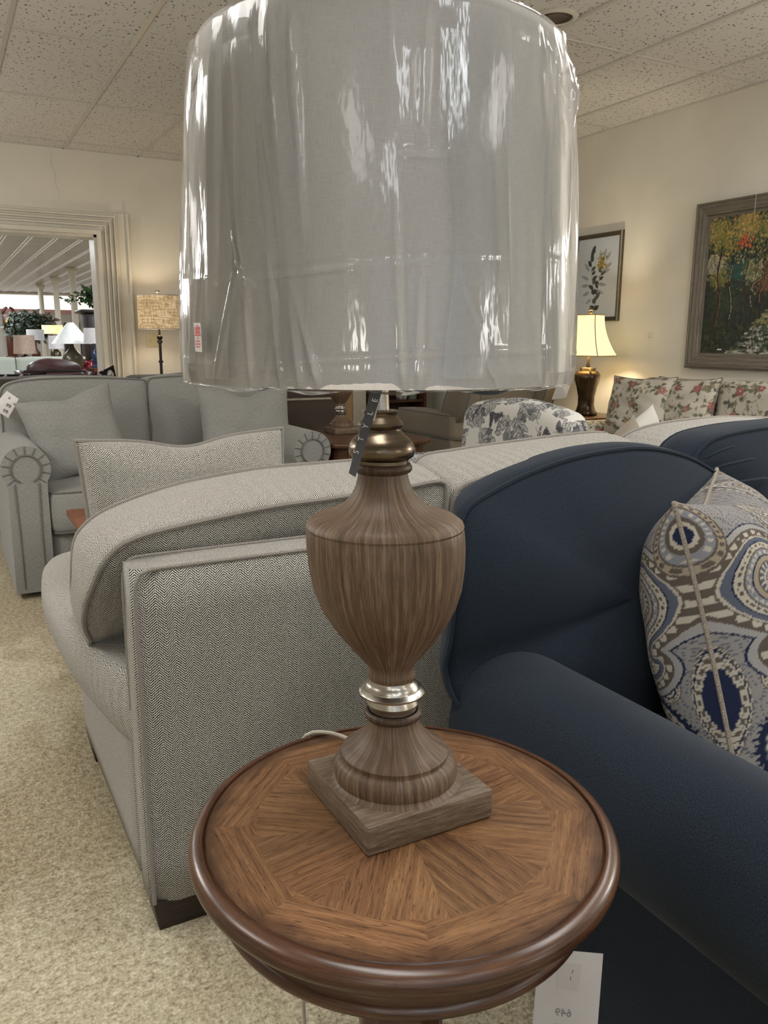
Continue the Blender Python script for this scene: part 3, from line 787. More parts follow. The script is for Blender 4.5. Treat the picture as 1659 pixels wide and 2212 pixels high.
c_.tube(pts, .0022, n=5); struct(c_.ob('trim_3', M_trim))

# ------------------------------------------------------------------ recessed can light and the unseen troffers and strips added for light
can = empty('recessed_light', (2.764, 3.391, CEIL), 'round white recessed ceiling can with dark stepped baffle near the lampshade top', 'ceiling light')
MB().lathe([(.105, 0), (.108, -.006), (.1, -.012), (.086, -.014), (.078, -.006)], (2.764, 3.391, CEIL)).ob('trim_ring', M_ring, can)
MB().lathe([(.078, -.010), (.072, -.004), (.066, -.010), (.058, -.003), (.052, -.008), (.03, -.004), (.0, -.003)], (2.764, 3.391, CEIL)).ob('baffle', plain('dark_baffle', (96, 84, 70), .35, .3), can)
tro = None
for i, (x, y) in enumerate(ADDED_TROFFERS):
    if tro is None:
        tro = empty('added_troffer', (x, y, CEIL), 'unseen recessed fluorescent ceiling troffer added for overhead light', 'ceiling light', 'added fluorescent ceiling troffers out of view')
        b = MB(); b.box(x-.3, x-.285, y-.6, y+.6, CEIL-.02, CEIL); b.box(x+.285, x+.3, y-.6, y+.6, CEIL-.02, CEIL); b.box(x-.285, x+.285, y-.6, y-.585, CEIL-.02, CEIL); b.box(x-.285, x+.285, y+.585, y+.6, CEIL-.02, CEIL)
        b.ob('frame', M_ring, tro)
    else: copy_tree(tro, (x, y, CEIL))

stl = None
for x, y in ADDED_STRIPS:
    if stl is None:
        stl = empty('added_strip_light', (x, y, CEIL), 'unseen narrow fluorescent strip light added for highlights', 'ceiling light', 'added fluorescent strip lights out of view')
        b = MB(); b.box(x-.09, x+.09, y-.6, y+.6, CEIL-.04, CEIL, .006); b.ob('housing', M_ring, stl, angle=30)
    else: copy_tree(stl, (x, y, CEIL))

# ------------------------------------------------------------------ round side table
TC = (.415, .715); TZ = .63
tb = empty('round_side_table', (TC[0], TC[1], 0), 'round brown wooden pedestal side table with starburst veneer top', 'side table')
def tabletop():
    V = []; F = []; uvs = []; cols = []
    def quad(P, u, col):
        b = len(V); V.extend(P); F.append(tuple(range(b, b+len(P)))); uvs.extend(u); cols.extend([col]*len(P))
    rs = random.Random(5); nW = 16; Ri, Ro = .168, .2185
    off0 = math.radians(8)
    for wdg in range(nW):
        a0 = off0+2*PI*wdg/nW; a1 = off0+2*PI*(wdg+1)/nW; am = (a0+a1)/2; L = rs.uniform(.80, 1.12)
        tint = (L*rs.uniform(.98, 1.04), L, L*rs.uniform(.94, 1.02)); skew = (1 if wdg % 2 else -1)*.20
        o = rs.uniform(0, 9); c, s = math.cos(am+skew), math.sin(am+skew)
        n = 5; pr = None
        for k in range(n):
            b0 = a0+(a1-a0)*k/n; b1 = a0+(a1-a0)*(k+1)/n
            # wedge ends are straight chords, so the field is a polygon
            R_ = lambda a: Ri*math.cos((a1-a0)/2)/math.cos(a-am)
            P = [(0, 0), (R_(b0)*math.cos(b0), R_(b0)*math.sin(b0)), (R_(b1)*math.cos(b1), R_(b1)*math.sin(b1))]
            quad([(TC[0]+x, TC[1]+y, TZ) for x, y in P], [(x*c+y*s+o, -x*s+y*c+o*3) for x, y in P], tint)
    nB = 8
    for seg in range(nB):
        a0 = math.radians(22)+2*PI*seg/nB; a1 = math.radians(22)+2*PI*(seg+1)/nB; am = (a0+a1)/2; L = rs.uniform(.88, 1.06); tint = (L*1.02, L, L*.97); o = rs.uniform(0, 9)
        c, s = math.cos(am), math.sin(am)
        for k in range(16):
            b0 = a0+(a1-a0)*k/16; b1 = a0+(a1-a0)*(k+1)/16
            def Rin(a):
                q = (a-off0) % (2*PI/nW)-PI/nW
                return Ri*math.cos(PI/nW)/math.cos(q)
            P = [(Rin(b0)*math.cos(b0), Rin(b0)*math.sin(b0)), (Ro*math.cos(b0), Ro*math.sin(b0)), (Ro*math.cos(b1), Ro*math.sin(b1)), (Rin(b1)*math.cos(b1), Rin(b1)*math.sin(b1))]
            quad([(TC[0]+x, TC[1]+y, TZ) for x, y in P], [(-x*s+y*c+o, x*c+y*s+o*3) for x, y in P], tint)
    return mk('tabletop', V, F, M_top, tb, smooth=False, uv=uvs, col=np.array(cols))
tabletop()
rim = [(.2185, TZ), (.2205, TZ-.003), (.2215, TZ-.0035), (.2225, TZ+.0005)]
rim += [(.2225+.0155*math.sin(a), TZ-.0125+.0135*math.cos(a)) for a in np.linspace(.15, 2.75, 14)]
rim += [(.2235, TZ-.0265), (.2205, TZ-.031)]
lathe_ob('rim_moulding', rim, (TC[0], TC[1], 0), 128, M_mold, tb, around=True, angle=60)
ap = [(.2205, TZ-.030), (.214, TZ-.0335), (.2085, TZ-.040), (.2055, TZ-.050), (.2055, TZ-.058), (.2090, TZ-.0605), (.2105, TZ-.065), (.2085, TZ-.070), (.2035, TZ-.073), (.197, TZ-.0745), (.10, TZ-.075)]
lathe_ob('apron', ap, (TC[0], TC[1], 0), 128, M_mold, tb, around=True)
pd = [(.10, .556), (.083, .553), (.079, .545), (.074, .52), (.062, .48), (.045, .43), (.036, .40), (.036, .385), (.046, .375), (.05, .362), (.045, .35), (.055, .33), (.068, .29), (.07, .25), (.058, .21), (.045, .18), (.06, .165), (.065, .14), (.06, .12)]
lathe_ob('pedestal', pd, (TC[0], TC[1], 0), 64, M_mold, tb)
for k in range(3):
    a = PI/6+2*PI*k/3; c, s = math.cos(a), math.sin(a)
    pts = [(TC[0]+r*c, TC[1]+r*s, z) for r, z in ((.03, .13), (.07, .125), (.12, .10), (.165, .055), (.2, .028), (.225, .022))]
    MB().tube(pts, [.026, .026, .024, .022, .021, .02], n=10).ob('leg', M_mold, tb)

# ------------------------------------------------------------------ table lamp with plastic wrapped shade
LC = (.4255, .748)
LEAN = (-.879*.047, .477*.047)
def build_lamp():
    x, y, z0 = LC[0], LC[1], TZ
    lp = empty('table_lamp', (x, y, z0), 'large grey-washed wooden urn lamp with plastic wrapped white shade on round table', 'lamp')
    b = MB(); b.box(x-.0795, x+.0795, y-.0795, y+.0795, z0+.0012, z0+.0345, .0018, 2); b.ob('base_plate', M_lampplate, lp, angle=30)
    C = (x, y, z0)
    L = lambda prof, name, mt, n=96, ang=35: lathe_ob(name, [(r, z) for r, z in prof], C, n, mt, lp, LEAN, angle=ang)
    L([(.077, .0345), (.0725, .036), (.0705, .0385), (.0712, .043), (.0712, .050), (.069, .057), (.0645, .0615), (.0615, .0625), (.0612, .0655), (.0618, .0675), (.0605, .0695), (.052, .0745), (.0435, .081), (.0365, .089), (.0315, .097), (.0288, .104), (.0282, .1085)], 'foot', M_lampwood)
    L([(.0282, .1085), (.0315, .1095), (.0332, .1125), (.0332, .1155), (.031, .118), (.029, .1185)], 'lower_bead', M_lampdark, ang=60)
    L([(.0278, .1185), (.0278, .122), (.029, .1245), (.0300, .1275), (.0285, .131), (.0275, .1335), (.0295, .1355), (.0372, .1385), (.0376, .1405), (.0355, .1425), (.0318, .1445), (.0312, .1465), (.0285, .1505), (.0262, .153), (.0258, .156)], 'lower_collar', M_nickel, ang=38)
    L([(.0258, .156), (.0270, .1585), (.0268, .163), (.0255, .1665), (.0262, .172), (.0305, .178), (.0385, .187), (.052, .204), (.0645, .2215), (.075, .241), (.082, .2625), (.0855, .285), (.0868, .305), (.0868, .318), (.0862, .3275), (.0853, .3305), (.0862, .333), (.0850, .3365), (.078, .342), (.064, .3465), (.0505, .3525), (.041, .3595), (.0345, .3675), (.0300, .376), (.0275, .385), (.0268, .3905)], 'urn', M_lampwood, 128)
    L([(.0268, .3905), (.0300, .3920), (.0318, .395), (.0318, .398), (.0300, .401), (.0285, .4015)], 'upper_bead', M_lampdark, ang=60)
    L([(.0282, .4015), (.0282, .405), (.0335, .4085), (.0356, .4135), (.0352, .4195), (.031, .4265), (.0250, .4315), (.0215, .4355), (.0208, .438), (.0235, .4405), (.0242, .4425), (.0228, .4455), (.0190, .4495), (.0176, .4525), (.0182, .455), (.0192, .456), (.0185, .4575), (.0105, .458)], 'upper_collar', M_pewter, ang=38)
    L([(.0098, .457), (.0098, .51), (.0098, .52), (.004, .521), (.004, .77)], 'stem', M_nickel, 32)
    # shade: tapered drum, both faces, with folded bands
    SX = (x+LEAN[0]*.49, y+LEAN[1]*.49); sb, stp = z0+.490, z0+.797
    Rb, Rt = .1965, .171
    n = 128; prof = []
    for t in np.linspace(0, 1, 40):
        r = Rb+(Rt-Rb)*t; z = sb+(stp-sb)*t
        if z < sb+.013 or z > stp-.013: r += .0012
        prof.append((r, z))
    ins = [(r-.0035, z) for r, z in prof[::-1]]
    sh = MB().lathe(prof+ins+[prof[0]], (SX[0], SX[1], 0), n).ob('lamp_shade', M_linen, lp, angle=50)
    # spider ring inside the shade
    sp = MB()
    for k in range(3):
        a = 2*PI*k/3; sp.tube([(SX[0], SX[1], stp-.03), (SX[0]+.168*math.cos(a), SX[1]+.168*math.sin(a), stp-.008)], .0016, n=6)
    sp.lathe([(.012, stp-.033), (.014, stp-.03), (.012, stp-.027)], (SX[0], SX[1], 0), 16); sp.ob('spider', M_nickel, sh)
    return lp, sh, SX, sb, stp, Rb, Rt
lamp, shade, SX, sb, stp, Rb, Rt = build_lamp()
# plastic film: angles measured from the camera-facing direction, + towards the photo's right
VA = math.atan2(-SX[1], -SX[0])
def fr0(a, t):
    s_ = Rb+(Rt-Rb)*t; side = .1972-.010*t-.009*t**4
    return s_+max(0, side-s_)*(.22+.78*min(1, abs(math.sin(a))**1.6))
def film():
    nA, nZ = 620, 150
    rs = random.Random(12)
    cre = []   # (angle at mid, slope per unit height, width, amplitude, z0, z1, bow)
    def C(a, s, w, am, t0=0, t1=1, bow=0): cre.append((math.radians(a), math.radians(s), math.radians(w), am, t0, t1, bow))
    for a, s, w, am in ((-62, 0, 2.0, .0028), (-70, 2, 2.4, .003), (-79, 0, 4, .0024), (-50, -3, 1.3, .0022), (-38, -10, 1.2, .003), (-30, -12, .9, .003), (-25, -12, .9, .0035), (-19, -8, 1.0, .003),
                        (4.5, -3, .9, .0024), (11.5, 4, 1.1, .0026), (33, -2, 1.0, .0022), (48, 3, 1.3, .004), (55, 4, 1.5, .004), (62, 6, 1.8, .004), (70, 2, 2.6, .0035), (80, 0, 4, .0024), (24, 2, 5, .0018), (-8, 1, 6, .0012), (40, 0, 5, .002)): C(a, s, w, am)
    C(14, -34, .6, .0026, 0, .3); C(20, 20, .5, .002, .0, .25); C(-34, 26, .7, .003, .05, .30); C(-27, -26, .7, .003, .05, .28); C(-42, -30, .7, .0026, .27, .40); C(-22, 14, .6, .0026, 0, .22); C(30, -6, .6, .003, .08, .2)
    C(8, 2, .5, .003, .70, .82); C(60, -20, 1.2, .006, .82, 1); C(55, 24, 1.2, .006, .8, 1); C(66, -12, 1.4, .006, .78, 1); C(-66, 14, 1.4, .004, .85, 1)
    for k in range(26): C(rs.uniform(95, 265), rs.uniform(-8, 8), rs.uniform(1.5, 4), rs.uniform(.002, .006))
    V = []
    for j in range(nZ+1):
        t = j/nZ; z = sb-.0015+(stp-sb+.003)*t
        for i in range(nA):
            a = 2*PI*i/nA-PI
            d = .0016+.0012*abs(math.sin(a))**1.5          # hangs a little free at the sides
            r0 = fr0(a, t)
            for (a0, s, w, am, t0, t1, bow) in cre:
                if t < t0-.05 or t > t1+.05: continue
                q = a-a0-s*(t-.5)*1.0
                q = (q+PI) % (2*PI)-PI
                if abs(q) > 5*w: continue
                fe = min(1, max(0, (t-t0+.05)/.05))*min(1, max(0, (t1+.05-t)/.05))
                fe *= (.5+.5*math.sin(6*t+a0*9))
                d += am*fe*math.exp(-(abs(q)/w)**1.3)
            d += .0003*math.sin(13*a+4*t)*math.sin(5*t+a)
            # small horizontal tucks
            d += .0012*math.exp(-((t-.33-.03*math.sin(2*a))/.006)**2)*(1 if -.9 < a < -.1 else .3)+.0012*math.exp(-((t-.09-.02*math.sin(a*2))/.006)**2)*.5+.001*math.exp(-((t-.6)/.005)**2)*(1 if .1 < a < .3 else 0)
            if t < .05: d = d*(.35+.65*t/.05)
            if t > .84: d = d*(.12+.88*(1-t)/.16)
            r = r0+d
            if t > .9: r = min(r, Rt+.0035+(r-Rt-.0035)*math.sqrt(max(0, (1-t)/.1)))
            V.append((SX[0]+r*math.cos(VA+a), SX[1]+r*math.sin(VA+a), z))
    F = []
    for j in range(nZ):
        for i in range(nA):
            k = (i+1) % nA; F.append((j*nA+i, j*nA+k, (j+1)*nA+k, (j+1)*nA+i))
    # turned under the bottom and over the top rim
    for (jj, sgn, R0) in ((0, -1, Rb), (nZ, 1, Rt)):
        base = len(V)
        for i in range(nA):
            a = 2*PI*i/nA-PI; rr = R0-.012-.006*math.sin(9*a); V.append((SX[0]+rr*math.cos(VA+a), SX[1]+rr*math.sin(VA+a), (sb if sgn < 0 else stp)+sgn*(.0035+.002*math.sin(15*a))))
        for i in range(nA):
            k = (i+1) % nA; f = (jj*nA+i, jj*nA+k, base+k, base+i); F.append(f)
    # pleats of spare film folded over the left half: a second and third layer
    for (aL, aR, sl, tz0, tz1) in ((-52, -41, -9, .02, .97), (-37, -29, -13, .05, .98), (-27, -20, -10, .02, .98), (-66, -58, 3, .0, .95), (17, 33, 1.5, .03, .96), (50, 58, 4, .04, .97)):
        base = len(V); nn = 14; mm = 60
        for j in range(mm+1):
            t = tz0+(tz1-tz0)*j/mm
            for i in range(nn+1):
                q_ = i/nn; a = math.radians(aL+(aR-aL)*q_*(1+.12*math.sin(5*t+aL))+sl*(t-.5)+1.2*math.sin(9*t+aL))
                r0 = fr0(a, t)+.0058+.0014*abs(math.sin(a))**1.5+.0012*math.sin(PI*q_)
                V.append((SX[0]+r0*math.cos(VA+a), SX[1]+r0*math.sin(VA+a), sb+(stp-sb)*t))
        for j in range(mm):
            for i in range(nn): k = base+j*(nn+1)+i; F.append((k, k+1, k+nn+2, k+nn+1))
    return mk('plastic_wrap', V, F, M_film, shade)
film()
# red warning label inside the wrap
def onfilm(a, z, e=.0): r = .2035+e; a = math.radians(a); return Vector((SX[0]+r*math.cos(VA+a), SX[1]+r*math.sin(VA+a), z))
LA, LZ = -52, 1.161
lb = mk('warning_label', [onfilm(LA-1.9, LZ-.012), onfilm(LA+1.9, LZ-.0125), onfilm(LA+1.7, LZ+.0125), onfilm(LA-2.1, LZ+.013)], [(0, 1, 2, 3)], plain('film_label', (206, 200, 200), .5), shade, smooth=False)
lb['label'] = 'small white label with red printing'
b = MB()
for k, (yy, w2, hh) in enumerate(((.0105, .7, .0006), (.0078, 1.5, .0016), (.0044, 1.5, .0014), (.0020, 1.7, .0004), (-.0004, .6, .0006), (-.0030, 1.4, .0006), (-.0054, 1.5, .0006), (-.0078, 1.2, .0006))):
    if hh > .0005:
        n_ = int(w2*2/.36)
        for c_ in range(n_):
            a0 = LA-w2+c_*.36; b.add([onfilm(a0, LZ+yy-hh, .0004), onfilm(a0+.24, LZ+yy-hh, .0004), onfilm(a0+.24, LZ+yy+hh, .0004), onfilm(a0, LZ+yy+hh, .0004)], [(0, 1, 2, 3)])
    else: b.add([onfilm(LA-w2, LZ+yy-hh, .0004), onfilm(LA+w2, LZ+yy-hh, .0004), onfilm(LA+w2, LZ+yy+hh, .0004), onfilm(LA-w2, LZ+yy+hh, .0004)], [(0, 1, 2, 3)])
b.ob('printing', M_redink, shade, smooth=False)
# loose end of film sticking out at the top right
MB().tube([(.560, .6950, 1.418), (.5700, .6890, 1.4165), (.578, .683, 1.413), (.5835, .6790, 1.4115)], [.002, .0025, .002, .001], n=5).ob('plastic_tail', M_film, shade)
# cord: leaves the foot, crosses the table and drops over the back edge
MB().tube(smooth_loop([(.455, .842, .6335), (.449, .862, .634), (.440, .885, .6375), (.428, .915, .6375), (.415, .934, .636), (.400, .946, .632), (.392, .960, .612), (.388, .968, .56), (.39, .972, .4), (.40, .98, .1), (.42, 1.0, .006)], 60, False), .0028, n=8).ob('cord', M_cord, lamp)

# ------------------------------------------------------------------ hang tag of the lamp
tg = empty('hang_tag', (.3525, .688, 1.1155), 'narrow charcoal hang tag with pale lettering hanging from the lamp neck', 'tag')
def quadplate(name, P, th, mt, parent):
    P = [Vector(p) for p in P]; n = (P[1]-P[0]).cross(P[3]-P[0]).normalized()*th
    return fixn(mk(name, P+[p+n for p in P], [(0, 1, 2, 3), (7, 6, 5, 4), (0, 4, 5, 1), (1, 5, 6, 2), (2, 6, 7, 3), (3, 7, 4, 0)], mt, parent, smooth=False))
T = [(.3356, .6892, 1.0351), (.3410, .6853, 1.0313), (.3735, .6884, 1.1190), (.3637, .6937, 1.1190)]
quadplate('tag_front', T, -.0004, M_blacktag, tg)
quadplate('tag_back', [(.366, .7010, 1.0832), (.3690, .6994, 1.0824), (.3773, .6993, 1.1184), (.3723, .7015, 1.1184)], .0003, M_paper, tg)
up = (Vector(T[2])+Vector(T[3])-Vector(T[0])-Vector(T[1])).normalized(); rt_ = (Vector(T[2])-Vector(T[3])).normalized()
cc = (Vector(T[0])+Vector(T[1])+Vector(T[2])+Vector(T[3]))/4
nn = rt_.cross(up); nn.normalize()
for k, ch in enumerate('STYLE'):
    p = cc+up*(-.0225+.0128*k)+nn*.0011+rt_*(-.0022+.0009*k)
    text_ob('lettering', ch, .0075, M_whiteink, tg, frameM(p, up, -rt_))
MB().tube([(.3683, .6905, 1.1165), (.375, .70, 1.122), (.39, .715, 1.13)], .0005, n=5).ob('tag_string', M_cord, tg)

# ------------------------------------------------------------------ cream herringbone sectional (its back towards us)
cs = empty('sectional_sofa', (.9, 1.9, 0), 'cream and grey herringbone sectional sofa seen from its back and open end', 'sofa')
XS0, XS1 = .268, 3.0
hcushion('back_panel', XS0, XS1, 1.434, 1.535, .07, .752, .022, .004, .002, M_herr, cs, wob=0)
bp = MB()
def loop_welt(x, y, zt): return
def welt(corner, end, n=40):
    c = smooth_loop(corner, 40, False); return list(c)+[tuple(c[-1]+(np.array(end)-c[-1])*t) for t in np.linspace(.02, 1, n)]
bp.tube(welt([(XS0+.006, 1.437, .075), (XS0+.004, 1.437, .3), (XS0+.004, 1.437, .5), (XS0+.004, 1.437, .68), (XS0+.006, 1.437, .725), (XS0+.014, 1.4365, .745), (XS0+.034, 1.436, .752), (XS0+.07, 1.436, .753)], (2.9, 1.436, .753)), .0042, n=7)
bp.tube(welt([(XS0+.001, 1.528, .45), (XS0+.001, 1.529, .60), (XS0+.001, 1.530, .70), (XS0+.006, 1.532, .735), (XS0+.018, 1.533, .751), (XS0+.05, 1.534, .754)], (2.9, 1.534, .754)), .0038, n=7)
bp.ob('back_welt', M_herr_pip, cs)
hcushion('seat_rail', XS0+.004, XS1, 1.53, 2.33, .07, .40, .03, .0, .0, M_herr, cs, wob=0)
# seat: bulges out beyond the open end
def seat_loop(off, zz, grow):
    pts = []
    for v, b in ((1.50, .0), (1.56, -.015), (1.66, -.05), (1.85, -.085), (2.1, -.10), (2.35, -.092), (2.52, -.06), (2.60, .02)):
        pts.append((XS0+b*grow+off, v, zz))
    pts += [(.45, 2.63-off, zz), (.75, 2.63-off, zz), (1.00, 2.62-off, zz), (1.025, 2.55, zz), (1.03, 2.1, zz), (1.03, 1.7, zz), (1.02, 1.53, zz), (.9, 1.50, zz), (.6, 1.495, zz), (.35, 1.49, zz)]
    return smooth_loop(pts, 120)
boxcushion('seat_cushion', seat_loop(.03, .515, .95), seat_loop(.03, .345, .55), .035, .0, .035, M_herr, cs, rows=12, wob=.0015, seed=3)
hcushion('seat_cushion', 1.06, 1.84, 1.53, 2.6, .37, .52, .06, .03, .015, M_herr, cs)
hcushion('seat_cushion', 1.87, 2.65, 1.53, 2.6, .37, .52, .06, .03, .015, M_herr, cs)
def back_cushion(nz, fz, seed):
    n_ = smooth_loop(nz, 150); f_ = smooth_loop(fz, 150)
    return boxcushion('back_cushion', n_, f_, .03, .05, .014, M_herr, cs, M_herr_pip, .0058, rows=12, K=14, wob=.003, seed=seed)
back_cushion([(.262, 1.77, .500), (.229, 1.715, .543), (.213, 1.66, .596), (.214, 1.61, .650), (.221, 1.58, .686), (.237, 1.55, .737), (.257, 1.54, .765), (.286, 1.53, .786), (.347, 1.53, .800), (.489, 1.54, .814), (.589, 1.54, .823), (.70, 1.545, .826), (.88, 1.55, .834), (.975, 1.55, .842), (1.000, 1.55, .832), (1.003, 1.55, .78), (1.0, 1.57, .65), (.99, 1.70, .52), (.9, 1.76, .495), (.5, 1.77, .493)],
             [(.275, 1.97, .500), (.235, 1.95, .53), (.222, 1.88, .60), (.215, 1.80, .66), (.222, 1.80, .72), (.240, 1.80, .758), (.300, 1.80, .797), (.45, 1.80, .838), (.62, 1.80, .858), (.80, 1.80, .862), (.96, 1.80, .862), (1.03, 1.80, .852), (1.04, 1.80, .80), (1.03, 1.83, .65), (1.0, 1.94, .52), (.9, 1.98, .50), (.5, 1.98, .50)], 1)
back_cushion([(1.03, 1.75, .50), (1.02, 1.6, .65), (1.025, 1.55, .79), (1.05, 1.55, .825), (1.13, 1.55, .842), (1.3, 1.55, .862), (1.5, 1.55, .868), (1.64, 1.55, .864), (1.68, 1.55, .845), (1.69, 1.56, .76), (1.69, 1.6, .65), (1.68, 1.75, .5)],
             [(1.07, 1.98, .50), (1.06, 1.85, .65), (1.06, 1.80, .80), (1.085, 1.80, .858), (1.2, 1.80, .872), (1.40, 1.80, .884), (1.58, 1.80, .893), (1.70, 1.80, .893), (1.735, 1.80, .875), (1.735, 1.80, .78), (1.73, 1.85, .65), (1.72, 1.98, .5)], 2)
back_cushion([(1.73, 1.75, .50), (1.72, 1.6, .65), (1.725, 1.55, .79), (1.75, 1.55, .84), (1.83, 1.55, .868), (2.0, 1.55, .882), (2.3, 1.55, .884), (2.5, 1.55, .876), (2.56, 1.55, .85), (2.56, 1.56, .76), (2.56, 1.6, .65), (2.54, 1.75, .5)],
             [(1.77, 1.98, .50), (1.76, 1.85, .65), (1.76, 1.80, .82), (1.79, 1.80, .872), (1.88, 1.80, .90), (2.05, 1.80, .915), (2.3, 1.80, .915), (2.55, 1.80, .893), (2.60, 1.80, .86), (2.6, 1.80, .78), (2.6, 1.85, .65), (2.58, 1.98, .5)], 4)
def tleg(name, x0, x1, y0, y1, z1, mt, par, tp=.012):
    V = [(x0+tp, y0+tp, 0), (x1-tp, y0+tp, 0), (x1-tp, y1-tp, 0), (x0+tp, y1-tp, 0), (x0, y0, z1), (x1, y0, z1), (x1, y1, z1), (x0, y1, z1)]
    return mk(name, V, [(3, 2, 1, 0), (4, 5, 6, 7), (0, 1, 5, 4), (1, 2, 6, 5), (2, 3, 7, 6), (3, 0, 4, 7)], mt, par, smooth=False)
for x0, y0 in ((XS0+.004, 1.442), (XS0+.004, 2.19), (2.8, 1.442), (2.8, 2.19)): tleg('leg', x0, x0+.12, y0, y0+.09, .073, M_darkleg, cs)
pillow('throw_pillow', (.567, 2.13, .697), (1, .0, .012), (0, .16, 1), .56, .43, .15, M_herr, pip=M_herr_pip, pipr=.006, dent=.024, ear=.05, n=30,
       label='herringbone throw pillow with corded edge behind the near back cushion', cat='pillow', seed=3)
pillow('throw_pillow', (2.00, 2.015, .633), (.87, .05, .5), (-.5, .12, .87), .44, .40, .14, M_taupe, pip=None, dent=.02, ear=.08,
       label='small taupe textured pillow tip peeking over the herringbone back cushions, left of a paler one', cat='pillow', seed=5)
pillow('throw_pillow', (2.147, 2.09, .665), (.92, .05, .39), (-.39, .12, .92), .42, .42, .14, heather('pale_chenille', (205, 202, 196), (150, 148, 142), 120, 120), dent=.02, ear=.08,
       label='pale grey textured pillow tip peeking over the herringbone back cushions', cat='pillow', seed=6)

# ------------------------------------------------------------------ navy sofa
nv = empty('navy_sofa', (1.4, .8, 0), 'navy blue upholstered sofa with rolled arm beside the round table', 'sofa')
# near end: outside of the arm
ac = (.868, .487); r = .122
prof = [(ac[0]+r*math.cos(a)*(1.0), ac[1]+r*math.sin(a)*1.02) for a in np.linspace(math.radians(218), math.radians(-12), 36)]
prof = [(.832, .06), (.832, .25), (.828, .375)]+prof+[(.990, .40), (.99, .06)]
def armfn(a, b, y):
    # the roll thickens a little where it meets the back
    return (a, y, b)
V, F = extr(prof, .12, 1.125, armfn, 30)
fixn(mk('arm', V, F, M_navy, nv, angle=50))
V, F = extr([(2.75-(a-.832)+.0, b) for a, b in prof], .12, 1.30, lambda a, b, y: (a, y, b), 6); fixn(mk('arm', V, F, M_navy, nv, angle=50))
hcushion('seat_base', .95, 2.68, .16, 1.30, .06, .31, .03, 0, 0, M_navy, nv, wob=0)
hcushion('seat_cushion', .995, 1.80, .13, .98, .315, .46, .05, .02, .012, M_navy, nv, M_navy, .004)
hcushion('seat_cushion', 1.81, 2.62, .13, .98, .315, .46, .05, .02, .012, M_navy, nv, M_navy, .004)
bk = smooth_loop([(.742, 1.13, .585), (.745, 1.12, .65), (.752, 1.12, .74), (.765, 1.135, .82), (.79, 1.15, .868), (.85, 1.16, .893), (.93, 1.165, .918), (1.03, 1.165, .940), (1.13, 1.165, .950), (1.22, 1.165, .950), (1.31, 1.165, .935), (1.39, 1.165, .908), (1.45, 1.16, .87), (1.485, 1.15, .80), (1.49, 1.12, .65), (1.48, 1.05, .46), (1.1, 1.03, .45), (.85, 1.06, .46), (.76, 1.10, .52)], 150)
bkb = bk.copy(); bkb[:, 1] = 1.27; bkb[:, 0] = np.where(bkb[:, 0] < 1.0, np.maximum(bkb[:, 0]+.015, .838+.25*(bkb[:, 0]-.742)), bkb[:, 0]); bkb[:, 2] -= .018
boxcushion('back_cushion', bkb, bk, .0, .045, .018, M_navy, nv, M_navy, .0045, rows=10, K=16, wob=.002, seed=2)
b2 = smooth_loop([(1.44, 1.20, .50), (1.43, 1.21, .70), (1.425, 1.22, .85), (1.44, 1.225, .90), (1.48, 1.23, .938), (1.56, 1.23, .956), (1.75, 1.23, .965), (2.1, 1.23, .955), (2.45, 1.23, .915), (2.57, 1.22, .84), (2.58, 1.2, .7), (2.55, 1.1, .5), (1.9, 1.05, .46), (1.5, 1.1, .46)], 150)
b3 = b2.copy(); b3[:, 1] = 1.335
boxcushion('back_cushion', b3, b2, .0, .04, .018, M_navy, nv, M_navy, .0045, rows=10, K=16, wob=.002, seed=9)
pl = MB()   # gathered pleats at the corner of the far cushion
for (p0, p1, p2) in (((1.470, 1.205, .885), (1.52, 1.190, .897), (1.59, 1.185, .905)), ((1.50, 1.185, .850), (1.56, 1.178, .857), (1.63, 1.178, .858)), ((1.455, 1.21, .91), (1.49, 1.20, .925), (1.53, 1.195, .935))):
    pl.tube(smooth_loop([p0, p1, p2], 12, False), [.001]+[.0038]*10+[.001], n=6)
pl.ob('pleats', M_navy, nv)
hcushion('back_frame', .875, 2.70, 1.24, 1.335, .06, .80, .03, 0, 0, M_navy, nv, wob=0)
for x0, y0 in ((.86, .16), (.86, 1.2), (2.55, .16), (2.55, 1.2)): tleg('leg', x0, x0+.06, y0, y0+.06, .062, M_darkleg, nv)
pai = paisley_canvas()
def paisley():
    o = pillow('paisley_pillow', PC, PX, PY, .425, .50, .27, M_fab_paint, ear=.13, dent=.015, canvas=pai.a, n=260,
        label='navy grey and cream paisley pillow leaning in the corner of the navy sofa', cat='pillow', wob=.0025, seed=8, skew=True, x_off=.03)
    X = Vector(PX).normalized(); Y = Vector(PY).normalized()
    pts = []
    for side in ((-1, None), (None, 1)):
        for u in np.linspace(-1, 1, 60):
            s, t = (side[0], u) if side[0] is not None else (u, side[1])
            e = 1-.13*(1-t*t)*abs(s)**3; f = 1-.13*(1-s*s)*abs(t)**3
            y = t*.25*f-(.015*math.exp(-(s/.33)**2)*max(0, t)**2)
            pts.append(Vector(PC)+X*s*.2125*e+Y*y)
    MB().tube(pts, .0042, n=7).ob('piping', M_paipip, o)
M_paipip = heather('paisley_cord', (168, 158, 142), (70, 64, 60), 60, 60)
PC = (1.247, .956, .668); PX = (.35, .205, .003); PY = (.04, .195, .39)
paisley()

